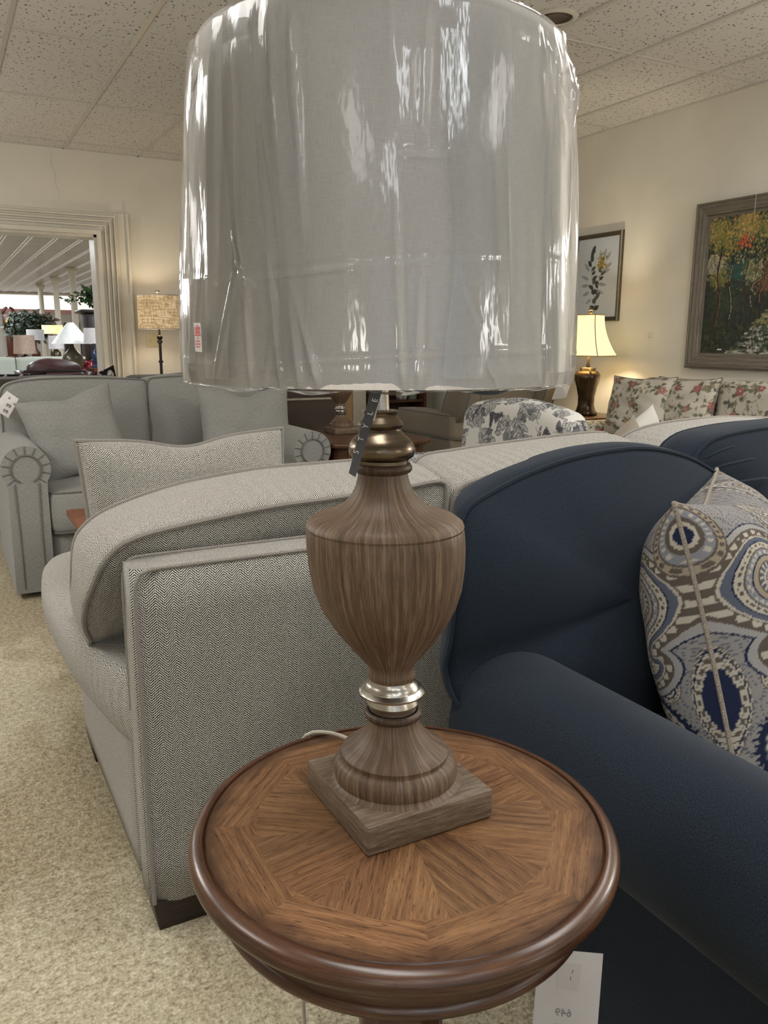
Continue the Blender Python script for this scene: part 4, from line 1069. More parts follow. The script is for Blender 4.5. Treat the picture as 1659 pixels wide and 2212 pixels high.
# ------------------------------------------------------------------ price card against the navy sofa
pc = empty('price_card', (.69, .74, .18), 'white price card with handwriting showing through below the table edge', 'card')
S_ = 1.15/1.03
q = lambda p: Vector((p[0]*S_, p[1]*S_, (p[2]-CAMZ)*S_+CAMZ))
CQ = [q((.5763, .6675, .2595)), q((.6498, .6277, .2600)), q((.6729, .6486, .3982)), q((.6022, .6886, .4047))]
quadplate('card', CQ, .0005, M_paper, pc)
upc = (CQ[2]-CQ[1]).normalized(); rc = (CQ[2]-CQ[3]); rc = (rc-upc*rc.dot(upc)).normalized(); nc = rc.cross(upc).normalized()
if nc.dot(Vector((-.7, -.7, .5))) < 0: nc = -nc
cen = CQ[2]
def oncard(a, b, e=.001): return cen-rc*a-upc*b+nc*e   # a left of, b below the top right corner
M_tape = plain('matt_tape', (203, 199, 197), .35, var=.01, spec=.6)
mk('tape', [oncard(.029, .018), oncard(.063, .018), oncard(.063, -.0+.052), oncard(.031, .056)], [(0, 1, 2, 3)], M_tape, pc, smooth=False)
b = MB()
b.tube([oncard(.0405, .026, .0012), oncard(.0425, .031, .0012)], .0004, n=5); b.tube([oncard(.0435, .035, .0012), oncard(.0437, .041, .0012)], .0004, n=5); b.ob('pen_mark', M_ink, pc)
Mx = frameM(oncard(.050, .088, .0012), -rc, upc)
text_ob('handwriting', '649', .016, plain('faint_ink', (150, 146, 146), .7), pc, Mx)
text_ob('handwriting', '749', .016, plain('faint_ink', (150, 146, 146), .7), pc, frameM(oncard(.052, .110, .0012), -rc, upc))
# ------------------------------------------------------------------ grey loveseat with rolled arms
gl = empty('grey_loveseat', (.95, 4.35, 0), 'light grey chenille loveseat with rolled arms and two loose back cushions', 'sofa')
def roll_arm(cx, sgn, par, mt, pipm, y0, y1):
    r = .103; cz = .594
    pr = [(cx+sgn*r*math.cos(a), cz+r*math.sin(a)) for a in np.linspace(math.radians(215), math.radians(-35), 34)]
    pr = [(cx-sgn*.082, .03), (cx-sgn*.08, .5)]+pr+[(cx+sgn*.083, .5), (cx+sgn*.083, .03)]
    V, F = extr(pr, y0, y1, lambda a, b, y: (a, y, b), 8); o = fixn(mk('arm', V, F, mt, par, angle=50))
    c = MB(); c.tube([(cx+.062*math.cos(a), y0-.004, cz+.062*math.sin(a)) for a in np.linspace(math.radians(245), math.radians(-65), 30)], .004, n=6)
    c.tube([(cx+.05, y0-.004, .53), (cx+.045, y0-.004, .3), (cx+.045, y0-.004, .05)], .003, n=5); c.tube([(cx-.05, y0-.004, .53), (cx-.045, y0-.004, .3), (cx-.045, y0-.004, .05)], .003, n=5)
    for a in range(-40, 221, 26):
        a = math.radians(a); c.tube([(cx+.064*math.cos(a), y0-.003, cz+.064*math.sin(a)), (cx+.101*math.cos(a), y0-.002, cz+.101*math.sin(a))], .0022, n=5)
    c.ob('arm_welt', pipm, o)
roll_arm(.297, 1, gl, M_gray, M_gray_pip, 3.85, 4.85)
roll_arm(1.668, 1, gl, M_gray, M_gray_pip, 3.85, 4.85)
hcushion('seat_rail', .385, 1.585, 3.88, 4.85, .04, .285, .02, 0, 0, M_gray, gl, wob=0)
hcushion('seat_cushion', .39, .985, 3.85, 4.5, .29, .475, .04, .02, .012, M_gray, gl, M_gray_pip, .004)
hcushion('seat_cushion', .99, 1.58, 3.85, 4.5, .29, .475, .04, .02, .012, M_gray, gl, M_gray_pip, .004, seed=3)
hcushion('back_frame', .26, 1.72, 4.72, 4.86, .04, .86, .05, 0, .004, M_gray, gl, wob=0)
def bcl(pts, yb, yf, name, par, mt, pip, cr=.05, seed=0, lean=.1):
    P = smooth_loop(pts, 120)
    f = [(x, yf-(.0 if z > .5 else 0)-lean*(.95-z), z) for x, z in P]; b = [(x+.01*(1 if x < 1 else -1), yb-lean*(.95-z), z-.004) for x, z in P]
    return boxcushion(name, b, f, 0, cr, .012, mt, par, pip, .0045, rows=8, K=10, wob=.003, seed=seed)
bcl([(.275, .62), (.262, .75), (.262, .86), (.285, .915), (.35, .94), (.5, .952), (.75, .952), (.93, .942), (.985, .93), (.99, .85), (.99, .70), (.98, .52), (.85, .50), (.40, .50)], 4.75, 4.56, 'back_cushion', gl, M_gray, M_gray_pip, .04, 1)
bcl([(1.00, .70), (.995, .86), (1.005, .935), (1.07, .95), (1.25, .955), (1.42, .945), (1.56, .92), (1.64, .885), (1.69, .83), (1.705, .74), (1.69, .60), (1.6, .50), (1.05, .50)], 4.75, 4.56, 'back_cushion', gl, M_gray, M_gray_pip, .04, 2)
pillow('throw_pillow', (.568, 4.25, .695), (.40, 0, .085), (-.107, .10, .38), .46, .43, .17, M_gray, ear=.10, dent=.02, label='grey square throw pillow at the left arm of the grey loveseat', cat='pillow', group=None, seed=11)
pillow('throw_pillow', (1.44, 4.22, .685), (1, .03, -.03), (.0, .26, 1), .53, .46, .17, M_gray, ear=.08, dent=.045, label='grey square throw pillow at the right arm of the grey loveseat', cat='pillow', seed=12)
# price tag pinned to its left back cushion
pt = empty('price_tag', (.30, 4.45, .81), 'white handwritten price tag pinned to the left end of the grey loveseat', 'price tag')
S_ = 4.42/4.75
PQ = [Vector((p[0]*S_, p[1]*S_, (p[2]-CAMZ)*S_+CAMZ)) for p in ((.2480, 4.76, .8030), (.3015, 4.7382, .7435), (.3600, 4.7334, .8423), (.3080, 4.7635, .8850))]
PQ = [PQ[0]+Vector((-.02, 0, -.005)), PQ[1], PQ[2], PQ[3]]
quadplate('tag_card', PQ, -.0006, M_paper, pt)
up_ = (PQ[2]-PQ[1]).normalized(); r_ = (PQ[2]-PQ[3]); r_ = (r_-up_*r_.dot(up_)).normalized()
n_ = r_.cross(up_).normalized(); cc = sum(PQ, Vector())/4
if n_.y > 0: n_ = -n_
text_ob('handwriting', '3399', .026, M_ink, pt, frameM(cc+n_*.003-up_*.004, r_, up_))
text_ob('handwriting', '2299', .026, M_ink, pt, frameM(cc+n_*.003-up_*.035, r_, up_))
text_ob('handwriting', 'II', .018, M_ink, pt, frameM(cc+n_*.003+up_*.032, r_, up_))

# ------------------------------------------------------------------ brown sofa back to back with the loveseat
bs = empty('brown_sofa', (1.3, 5.4, 0), 'dark brown tweed sofa standing back to back behind the grey loveseat', 'sofa')
hcushion('back_panel', .20, 2.42, 5.05, 5.18, .07, .765, .02, .0, .0, M_brown, bs, wob=0)
MB().tube([(.21, 5.052, .768), (2.41, 5.052, .768)], .008, n=6).ob('back_welt', M_tan_pip, bs)
for k, (x0, x1) in enumerate(((.22, 1.02), (1.03, 1.92), (1.93, 2.40))):
    zt = (.925, .925, .86)[k]
    L = rrect(x0, x1, .52, zt, .07); boxcushion('back_cushion', [(a, 5.44-.0*b, b) for a, b in L], [(a, 5.22, b) for a, b in L], .05, .02, .015, M_brown, bs, M_gray_pip, .005, wob=.003, seed=k)
hcushion('seat_cushion', .32, 2.3, 5.2, 6.0, .3, .5, .05, .02, .01, M_brown, bs)
hcushion('seat_rail', .24, 2.4, 5.18, 5.98, .07, .3, .02, 0, 0, M_brown, bs, wob=0)
hcushion('arm', .20, .32, 5.15, 6.0, .07, .62, .05, .01, 0, M_brown, bs, wob=0); hcushion('arm', 2.3, 2.42, 5.15, 6.0, .07, .62, .05, .01, 0, M_brown, bs, wob=0)
for x0, y0 in ((.22, 5.07), (2.32, 5.07), (.22, 5.88), (2.32, 5.88)): tleg('leg', x0, x0+.07, y0, y0+.07, .072, M_black, bs)
scv = scroll_canvas()
pillow('scroll_pillow', (.36, 5.50, .79), (1, .05, -.03), (0, .1, 1), .46, .34, .14, M_fab_paint_far, canvas=scv.a, n=60, label='black and white scroll print pillow at the far left behind the grey loveseat', cat='pillow', seed=2)
pillow('scroll_pillow', (.90, 5.62, .775), (1, .05, .30), (-.30, .1, 1), .36, .34, .12, M_fab_paint_far, canvas=scv.a, n=60, label='black and white scroll print pillow tip in front of the brown leather chair', cat='pillow', seed=4)

# ------------------------------------------------------------------ coffee table between the two sofas
ct = empty('coffee_table', (.85, 3.38, 0), 'reddish brown wooden coffee table corner beside the grey loveseat', 'table')
MB().box(.418, 1.3, 3.12, 3.585, .425, .45, .003, 2).ob('tabletop', M_redwood, ct, angle=30)
MB().box(.46, 1.26, 3.16, 3.545, .36, .425).ob('apron', M_redwood, ct, smooth=False)
for x0 in (.45, 1.22):
    for y0 in (3.15, 3.505): tleg('leg', x0, x0+.05, y0, y0+.05, .36, M_redwood, ct, .006)

# ------------------------------------------------------------------ wooden end table with the matching lamp
et = empty('wooden_end_table', (2.1, 4.15, 0), 'dark walnut end table with moulded clipped-corner top and drawer', 'side table')
def clip(x0, x1, y0, y1, c, z0, z1, name, mt, par, e=.0):
    P = [(x0+c, y0), (x1-c, y0), (x1, y0+c), (x1, y1), (x0, y1), (x0, y0+c)]
    V = [(a, b, z0) for a, b in P]+[(a, b, z1) for a, b in P]
    F = [(5, 4, 3, 2, 1, 0), (6, 7, 8, 9, 10, 11)]+[(k, (k+1) % 6, (k+1) % 6+6, k+6) for k in range(6)]
    o = fixn(mk(name, V, F, mt, par, smooth=False))
    bv = o.modifiers.new('bevel', 'BEVEL'); bv.width = e if e else .002; bv.segments = 3; return o
clip(1.785, 2.40, 3.80, 4.66, .07, .596, .622, 'tabletop', M_dkwood, et, .008)
clip(1.81, 2.365, 3.835, 4.64, .06, .08, .596, 'cabinet_body', M_dkwood, et)
for z0, z1 in ((.45, .58), (.28, .42), (.12, .25)):
    d = MB().box(1.86, 2.28, 3.822, 3.84, z0, z1, .004).ob('drawer', M_dkwood, et, angle=30)
    for kx in (1.97, 2.17): MB().lathe([(.0, -.0), (.012, .004), (.014, .01), (.0, .018)], (0, 0, 0), 12).ob('knob', M_gold, d) if False else MB().box(kx-.02, kx+.02, 3.806, 3.824, (z0+z1)/2-.006, (z0+z1)/2+.006, .004).ob('handle', M_gold, d)
for x0, y0 in ((1.82, 3.85), (2.29, 3.85), (1.82, 4.57), (2.29, 4.57)): tleg('leg', x0, x0+.06, y0, y0+.06, .08, M_dkwood, et)
l2 = copy_tree(lamp, (2.060, 4.320, .622), label='matching grey-washed urn lamp on the dark walnut end table', skip=('plastic_wrap', 'plastic_tail', 'warning_label', 'printing', 'cord'))

# ------------------------------------------------------------------ taupe recliner in the distance
rc_ = empty('taupe_recliner', (3.7, 5.3, 0), 'taupe upholstered recliner with padded arms seen side-on under the shade', 'recliner')
hcushion('arm', 3.24, 3.42, 4.93, 5.78, .45, .62, .07, .02, .015, M_taupe, rc_, M_gray_pip, .004)
hcushion('side_panel', 3.25, 3.41, 4.96, 5.76, .05, .47, .02, 0, 0, M_taupe, rc_, wob=0)
hcushion('arm', 3.90, 4.08, 4.93, 5.78, .45, .63, .07, .02, .015, M_taupe, rc_)
hcushion('side_panel', 3.91, 4.07, 4.96, 5.76, .05, .47, .02, 0, 0, M_taupe, rc_, wob=0)
hcushion('seat_cushion', 3.42, 3.90, 5.0, 5.85, .28, .5, .05, .03, .01, M_taupe, rc_)
rb = [(a, b) for a, b in rrect(3.36, 3.96, .42, 1.02, .09)]
boxcushion('back_cushion', [(a, 5.20-.30*(b-.42), b) for a, b in rb], [(a, 5.00-.30*(b-.42), b) for a, b in rb], .05, .02, .02, M_taupe, rc_, M_gray_pip, .004, wob=.003)
for s0 in (3.27, 3.95):
    wp = [(a, b) for a, b in smooth_loop([(5.05, .55), (4.86, .62), (4.73, .86), (4.70, 1.0), (4.84, 1.03), (4.98, .9), (5.12, .66)], 60)]
    boxcushion('back_wing', [(s0+.10, a, b) for a, b in wp], [(s0, a, b) for a, b in wp], .01, .01, .008, M_taupe, rc_, M_gray_pip, .004)

# ------------------------------------------------------------------ bookcase at the far wall with vases
bc = empty('dark_bookcase', (3.95, 7.15, 0), 'dark red-brown bookcase at the far wall under the lampshade', 'bookcase')
b = MB(); b.box(3.62, 3.65, 7.0, 7.3, 0, 1.2); b.box(4.25, 4.28, 7.0, 7.3, 0, 1.2); b.box(3.65, 4.25, 7.28, 7.3, 0, 1.2); b.ob('case', M_dkwood, bc, smooth=False)
for z in (.12, .555, .85, 1.17): MB().box(3.65, 4.25, 7.01, 7.28, z, z+.025).ob('shelf', M_dkwood, bc, smooth=False)
v1 = MB().lathe([(0, 0), (.05, 0), (.06, .03), (.062, .10), (.06, .16), (.045, .20), (.03, .22), (.032, .24)], (4.06, 7.12, .58), 24).ob('patterned_vase', plain('mottled_porcelain', (214, 208, 200), .3, var=.5, sc=28)); tag(v1, 'white vase with red-brown pattern standing on the dark bookcase', 'vase')
v2 = MB().lathe([(0, 0), (.045, 0), (.05, .06), (.042, .12), (.03, .14)], (4.185, 7.12, .58), 24).ob('green_jar', plain('grey_green_glaze', (120, 130, 112), .3)); tag(v2, 'grey-green jar on the dark bookcase right of the vase', 'jar')
cb = empty('white_cupboard', (3.52, 7.05, 0), 'slim white painted cupboard with a light wood edge left of the bookcase', 'cupboard')
MB().box(3.46, 3.60, 7.0, 7.1, 0, 1.5, .004).ob('front_board', M_ring, cb, angle=30); MB().box(3.44, 3.459, 7.0, 7.11, 0, 1.5, .003).ob('side_board', wood('light_oak', (186, 154, 110), (158, 126, 86), (204, 176, 134)), cb, angle=30)

# ------------------------------------------------------------------ leaf print armchair
lc = empty('leaf_print_armchair', (2.4, 3.15, 0), 'white armchair with grey leaf and flower print behind the sectional', 'armchair')
lcv = leafgrey_canvas()
def painted_loft(name, P, mt, par, cv, nu, nv, fu, fv):
    V = []; C = []
    for j in range(nv+1):
        for i in range(nu+1):
            V.append(P(i/nu, j/nv)); C.append(cv.a[int((1-((j/nv*fv) % 1))*(cv.h-1)), int(((i/nu*fu) % 1)*(cv.w-1))])
    F = [(j*(nu+1)+i, j*(nu+1)+i+1, (j+1)*(nu+1)+i+1, (j+1)*(nu+1)+i) for j in range(nv) for i in range(nu)]
    return mk(name, V, F, mt, par, col=np.array(C))
def wrapbox(name, x0, x1, y0, y1, z0, z1, r, mt, par, cv, res=.006, scale=.5, lean=0, arch=0):
    """closed rounded box, finely meshed, print mapped on by box projection"""
    bm = bmesh.new(); bmesh.ops.create_cube(bm, size=1)
    w, d, h = x1-x0, y1-y0, z1-z0
    bmesh.ops.subdivide_edges(bm, edges=bm.edges[:], cuts=1)
    bm.free()
    V = []; F = []
    def face(o, a, b, na, nb):
        base = len(V)
        for j in range(nb+1):
            for i in range(na+1): V.append(o+a*(i/na)+b*(j/nb))
        for j in range(nb):
            for i in range(na): k = base+j*(na+1)+i; F.append((k, k+1, k+na+2, k+na+1))
    nx, ny, nz = [max(3, int(q/res)) for q in (w, d, h)]
    A = np.array
    o = A([x0, y0, z0]); ex, ey, ez = A([w, 0, 0]), A([0, d, 0]), A([0, 0, h])
    face(o, ex, ez, nx, nz); face(o+ey+ex, -ex, ez, nx, nz); face(o+ey, -ey, ez, ny, nz); face(o+ex, ey, ez, ny, nz); face(o+ez, ex, ey, nx, ny); face(o+ey, ex, -ey, nx, ny)
    V = A(V); lo = A([x0+r, y0+r, z0+r]); hi = A([x1-r, y1-r, z1-r])
    nrm = np.zeros_like(V)
    Q = np.clip(V, lo, hi); D = V-Q; L = np.linalg.norm(D, axis=1)[:, None]; 
    P = Q+D/np.maximum(L, 1e-9)*r
    k = [np.abs(D[:, i]) for i in range(3)]
    big = np.argmax(np.stack(k, 1), 1)
    uu = np.where(big == 0, V[:, 1], V[:, 0]); vv = np.where(big == 2, V[:, 1], V[:, 2])
    iu = ((uu/scale) % 1*(cv.w-1)).astype(int); iv = ((1-(vv/(scale*cv.h/cv.w)) % 1)*(cv.h-1)).astype(int)
    C = cv.a[iv, iu]
    t = (P[:, 2]-z0)/h
    if lean: P[:, 0] += lean*t
    if arch: P[:, 2] += arch*t*(1-(2*(P[:, 1]-y0)/d-1)**2)
    return mk(name, P, F, mt, par, col=C)
wrapbox('back', 2.30, 2.47, 2.70, 3.52, .30, .835, .07, M_fab_paint_far, lc, lcv, .004, .95, .06, .055)
wrapbox('seat', 1.85, 2.40, 2.78, 3.44, .26, .49, .06, M_fab_paint_far, lc, lcv, .009, .95)
wrapbox('arm', 1.88, 2.42, 2.64, 2.80, .12, .60, .06, M_fab_paint_far, lc, lcv, .009, .95)
wrapbox('arm', 1.88, 2.42, 3.42, 3.58, .12, .60, .06, M_fab_paint_far, lc, lcv, .009, .95)
for x0, y0 in ((1.9, 2.68), (2.36, 2.68), (1.9, 3.48), (2.36, 3.48)): tleg('leg', x0, x0+.05, y0, y0+.05, .13, M_darkleg, lc)

# ------------------------------------------------------------------ floral sofa on the right wall
fs = empty('floral_sofa', (4.05, 3.0, 0), 'cream sofa with rose and green floral print along the right wall', 'sofa')
fcv = floral_canvas()
wrapbox('arm', 3.66, 4.42, 4.06, 4.28, .1, .63, .08, M_fab_paint_far, fs, fcv, .012, 1.15)
wrapbox('arm', 3.66, 4.42, 1.5, 1.7, .1, .63, .08, M_fab_paint_far, fs, fcv, .02, 1.15)
wrapbox('back_cushion', 4.05, 4.26, 3.40, 4.02, .46, .925, .07, M_fab_paint_far, fs, fcv, .006, 1.15, .05)
wrapbox('back_cushion', 4.05, 4.26, 2.72, 3.385, .46, .935, .07, M_fab_paint_far, fs, fcv, .006, 1.15, .05)
wrapbox('back_cushion', 4.05, 4.26, 2.02, 2.70, .46, .93, .07, M_fab_paint_far, fs, fcv, .012, 1.15, .05)
wrapbox('back_frame', 4.28, 4.44, 1.6, 4.2, .1, .86, .05, M_fab_paint_far, fs, fcv, .02, 1.15)
wrapbox('seat', 3.64, 4.26, 1.7, 4.06, .12, .47, .05, M_fab_paint_far, fs, fcv, .015, 1.15)
for x0, y0 in ((3.7, 1.55), (3.7, 4.18), (4.34, 1.55), (4.34, 4.18)): tleg('leg', x0, x0+.06, y0, y0+.06, .11, M_darkleg, fs)
pillow('floral_pillow', (3.93, 3.82, .745), (.08, -1, .02), (.25, 0, 1), .50, .40, .16, M_fab_paint_far, canvas=floral_canvas(250, 230, 9).a, n=90, pip=M_gray_pip, pipr=.004, label='square floral print pillow at the left end of the floral sofa', cat='pillow', seed=4)
pillow('floral_pillow', (4.0, 3.52, .75), (.05, -1, .02), (.22, 0, 1), .46, .40, .14, M_fab_paint_far, canvas=floral_canvas(250, 230, 19).a, n=70, pip=M_gray_pip, pipr=.004, label='floral print pillow beside the left pillow of the floral sofa', cat='pillow', seed=7)

# ------------------------------------------------------------------ corner end table and the lit lamp
ce = empty('corner_end_table', (4.2, 4.58, 0), 'small dark end table in the corner beside the floral sofa', 'side table')
MB().box(3.98, 4.42, 4.34, 4.82, .60, .625, .005).ob('tabletop', M_dkwood, ce, angle=30)
MB().box(4.02, 4.38, 4.38, 4.78, .48, .60).ob('apron', M_dkwood, ce, smooth=False)
for x0 in (4.02, 4.34):
    for y0 in (4.38, 4.74): tleg('leg', x0, x0+.04, y0, y0+.04, .48, M_dkwood, ce, .006)
bl = empty('bell_shade_lamp', (4.17, 4.57, .625), 'lit lamp with cream bell shade and bronze jar base by the floral sofa', 'lamp')
LX, LY = 4.17, 4.57
b = MB()
def sq_lathe(prof, cx, cy, rot=0, n=48, e=.38):
    V = []; F = []
    for r, z in prof:
        for k in range(n):
            a = 2*PI*k/n; c, s = math.cos(a), math.sin(a); q = (abs(c)**(2/e)+abs(s)**(2/e))**(-e/2) if e < 1 else 1
            V.append((cx+r*q*math.cos(a+rot), cy+r*q*math.sin(a+rot), z))
    for j in range(len(prof)-1):
        for k in range(n): F.append((j*n+k, j*n+(k+1) % n, (j+1)*n+(k+1) % n, (j+1)*n+k))
    return V, F
V, F = sq_lathe([(.0, .627), (.078, .627), (.08, .645), (.066, .66), (.055, .70), (.056, .76), (.07, .83), (.085, .88), (.088, .915), (.075, .94), (.05, .95), (.055, .965), (.03, .972), (0, .975)], LX, LY, .4, e=.75)
mk('lamp_body', V, F, M_bronze, bl)
for s in (-1, 1):
    a = .4-PI/2*0+(.5*PI if s > 0 else -.5*PI)-.9
    MB().tube([(LX+(.055+.035*math.sin(t))*math.cos(a), LY+(.055+.035*math.sin(t))*math.sin(a), .965-.035*t) for t in np.linspace(0, 2.6, 10)], .008, n=6).ob('handle', M_bronze, bl)
MB().lathe([(.012, .97), (.014, .985), (.01, 1.0), (.01, 1.06), (.003, 1.07), (.003, 1.36)], (LX, LY, 0), 16).ob('stem', M_bronze, bl)
M_lit = emis('lit_cream_shade', (250, 226, 160), 1.25)
def bell(prof, thick=.002):
    V, F = sq_lathe(prof, LX, LY, .35, 64, .45); return V, F
pr = [(.082+.088*(1-t)**1.9, 1.055+.288*t) for t in np.linspace(0, 1, 16)]
V, F = bell(pr); sh3 = mk('lamp_shade', V, F, M_lit, bl)
mdf = sh3.modifiers.new('thickness', 'SOLIDIFY'); mdf.thickness = .0025
b = MB()
for i in range(4):
    a = 2*PI*i/4+PI/4
    # the corners of the squared profile
    n = 64; k = int(round((a)/(2*PI)*n)) % n
    b.tube([V[j*n+k] for j in range(len(pr))], .004, n=5)
b.tube([V[k] for k in range(64)], .004, True, 5); b.tube([V[15*64+k] for k in range(64)], .004, True, 5)
b.ob('shade_trim', plain('shade_braid', (176, 148, 96), .8), sh3)
MB().lathe([(.0, 1.35), (.012, 1.352), (.014, 1.362), (.008, 1.368), (.016, 1.376), (.016, 1.388), (.0, 1.396)], (LX, LY, 0), 16).ob('finial', M_bronze, bl)
point('bell_lamp_bulb', (LX, LY, 1.22), 16, (1, .86, .62), .04)
pt2 = empty('price_tag', (3.98, 4.68, .80), 'white price tag hanging in plastic beside the bronze lamp base', 'price tag')
tq = [Vector((3.955, 4.700, .735)), Vector((4.005, 4.600, .755)), Vector((4.040, 4.580, .895)), Vector((3.985, 4.660, .905))]
quadplate('tag_card', tq, .001, M_paper, pt2)
b = MB()
for k, dx in enumerate((.25, .45, .65)):
    p = tq[3]*(1-dx)+tq[2]*dx; q2 = tq[0]*(1-dx)+tq[1]*dx; c = p*.72+q2*.28; e = (tq[2]-tq[3]).normalized()*.007; f = Vector((0, 0, .009))
    nn_ = Vector((-.004, -.003, 0)); b.add([c-e-f+nn_, c+e-f+nn_, c+e+f+nn_, c-e+f+nn_], [(0, 1, 2, 3)])
b.ob('printing', M_redink, pt2, smooth=False)

# ------------------------------------------------------------------ pictures on the right wall
def frame_on_right(y0, y1, z0, z1, fw, dep, mt, name, par, prof=None):
    """mitred frame; y1 is the left edge in the photo"""
    b = MB(); x = XR
    prof = prof or [(0, 0), (0, dep*.7), (.2, dep), (.75, dep*.8), (.8, dep*.55), (1, dep*.5), (1, 0)]
    V = []
    for t, d in prof:
        o = t*fw
        for (yy, zz) in ((y0+o, z0+o), (y1-o, z0+o), (y1-o, z1-o), (y0+o, z1-o)): V.append((x-d, yy, zz))
    F = []
    for j in range(len(prof)-1):
        for k in range(4): F.append((j*4+k, j*4+(k+1) % 4, (j+1)*4+(k+1) % 4, (j+1)*4+k))
    # uv: grain runs along each member
    uvs = []
    for f in F:
        k = f[0] % 4
        for i in f:
            v = V[i]; uvs.append((v[1], v[2]+.3*k) if k in (0, 2) else (v[2], v[1]+.3*k))
    return mk(name, V, F, mt, par, smooth=False, uv=uvs)
pa = empty('landscape_painting', (XR, 3.15, .986), 'large framed oil painting of an autumn forest path on the right wall', 'painting')
frame_on_right(2.65, 3.952, .986, 2.037, .10, .05, M_framewood, 'frame', pa, [(0, 0), (0, .045), (.12, .052), (.16, .046), (.3, .048), (.45, .042), (.6, .042), (.7, .036), (.78, .036), (.82, .02), (1, .018), (1, 0)])
grid_plane('canvas', (XR-.016, 3.955-.098, .986+.098), (0, -1, 0), (0, 0, 1), 1.302-.196, 1.051-.196, forest_canvas(760, 470), .0035, M_oil, pa)
MB().tube([(XR-.055, 3.50, 2.045), (XR-.055, 3.50, 1.93)], .0012, n=5).ob('tag_string', M_whiteink, pa)
pb = empty('botanical_print', (XR, 4.88, 1.309), 'small framed botanical print of leafy stems above the lit lamp', 'picture')
frame_on_right(4.634, 5.140, 1.309, 1.957, .032, .03, M_gold, 'frame', pb)
grid_plane('print', (XR-.012, 5.140-.030, 1.309+.030), (0, -1, 0), (0, 0, 1), .506-.06, .648-.06, botanic_canvas(), .003, M_print, pb)
nh = MB().box(XR-.008, XR, 4.30, 4.325, 1.185, 1.225, .002).ob('wall_hook', M_ring); tag(nh, 'tiny white adhesive hook on the right wall beside the lit lamp', 'hook')

# ------------------------------------------------------------------ burlap shade lamp at the far wall, switch plate
FX, FY = 1.69, 7.15
fl = empty('burlap_shade_lamp', (FX, FY, 0), 'slender black floor lamp with burlap drum shade by the far doorway', 'lamp')
b = MB(); b.lathe([(.0, 0), (.14, 0), (.14, .015), (.03, .03), (.014, .05), (.012, .5), (.012, .80), (.02, .805), (.02, .82), (.012, .825), (.012, .955), (.02, .96), (.02, .972), (.012, .978), (.012, 1.12), (.022, 1.125), (.022, 1.14), (.014, 1.15), (.024, 1.165), (.024, 1.18), (.01, 1.19), (.006, 1.25), (.004, 1.53)], (FX, FY, 0), 24)
b.ob('pole', M_black, fl, angle=40)
def mk_burlap():
    m_, nt, b_ = newmat('lit_burlap'); uv = UV(nt)
    a = noise(nt, uv, 5, 3, .6, (2, 22, 1)); c = noise(nt, uv, 5, 3, .6, (24, 3, 1)); g = noise(nt, uv, 8, 3)
    s = math_(nt, 'ADD', math_(nt, 'ADD', math_(nt, 'MULTIPLY', a, .4), math_(nt, 'MULTIPLY', c, .35)), math_(nt, 'MULTIPLY', g, .25))
    col = ramp(nt, s, [(.38, lin(132, 104, 72)), (.5, lin(196, 168, 128)), (.62, lin(244, 226, 190))])
    nt.links.new(col, b_.inputs['Base Color']); nt.links.new(col, b_.inputs['Emission Color']); b_.inputs['Emission Strength'].default_value = .55; b_.inputs['Roughness'].default_value = .95
    return m_
sh = MB().lathe([(.172, 1.238), (.170, 1.52), (.168, 1.52), (.170, 1.238), (.172, 1.238)], (FX, FY, 0), 64).ob('lamp_shade', mk_burlap(), fl, angle=50)
b = MB(); b.lathe([(.173, 1.236), (.173, 1.244)], (FX, FY, 0), 48); b.lathe([(.171, 1.514), (.171, 1.522)], (FX, FY, 0), 48); b.ob('shade_trim', M_ring, sh)
MB().lathe([(0, 1.52), (.012, 1.522), (.012, 1.54), (.02, 1.545), (.018, 1.558), (0, 1.56)], (FX, FY, 0), 16).ob('finial', M_nickel, fl)
point('burlap_lamp_bulb', (FX, FY, 1.40), 5, (1, .86, .62), .04)
sw = empty('switch_plate', (1.715, YB, 1.145), 'ivory double light switch plate on the far wall behind the floor lamp', 'switch')
MB().box(1.655, 1.775, YB-.007, YB, 1.085, 1.205, .003).ob('plate', M_switch, sw, angle=30)
for x in (1.685, 1.745): MB().box(x-.005, x+.005, YB-.018, YB-.006, 1.135, 1.158, .002).ob('toggle', M_switch, sw, angle=30)
# ------------------------------------------------------------------ the next showroom, seen through the opening
NY0, NY1, NX0, NX1, NC = YB+.2, 35.0, -8.0, 9.0, 2.9
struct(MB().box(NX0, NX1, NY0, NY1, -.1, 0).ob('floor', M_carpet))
def mk_tin():
    m_, nt, b = newmat('pressed_tin'); o = OBJ(nt); sp = N(nt, 'ShaderNodeSeparateXYZ'); nt.links.new(o, sp.inputs[0])
    s = math_(nt, 'SINE', math_(nt, 'MULTIPLY', sp.outputs[1], 2*PI/.30))
    b.inputs['Base Color'].default_value = lin(176, 172, 174); b.inputs['Roughness'].default_value = .28; b.inputs['Specular IOR Level'].default_value = .7
    bump(nt, b, s, .6, .03); return m_
struct(MB().box(NX0, NX1, NY0, NY1, NC, NC+.08).ob('ceiling', mk_tin()))
M_nwall = plain('showroom_wall', (214, 208, 196), .8, var=.02, sc=2)
struct(MB().box(NX0, NX1, NY1, NY1+.1, 0, NC).ob('wall_showroom', M_nwall))
struct(MB().box(NX0-.1, NX0, NY0, NY1, 0, NC).ob('wall_showroom_left', M_nwall)); struct(MB().box(NX1, NX1+.1, NY0, NY1, 0, NC).ob('wall_showroom_right', M_nwall))
w_ = MB(); w_.box(NX0, XL, NY0-.1, NY0, 0, NC); w_.box(XR, NX1, NY0-.1, NY0, 0, NC); w_.box(XL, XR, NY0-.02, NY0, CEIL, NC+.05); struct(w_.ob('wall_showroom_near', M_nwall))
t_ = MB()
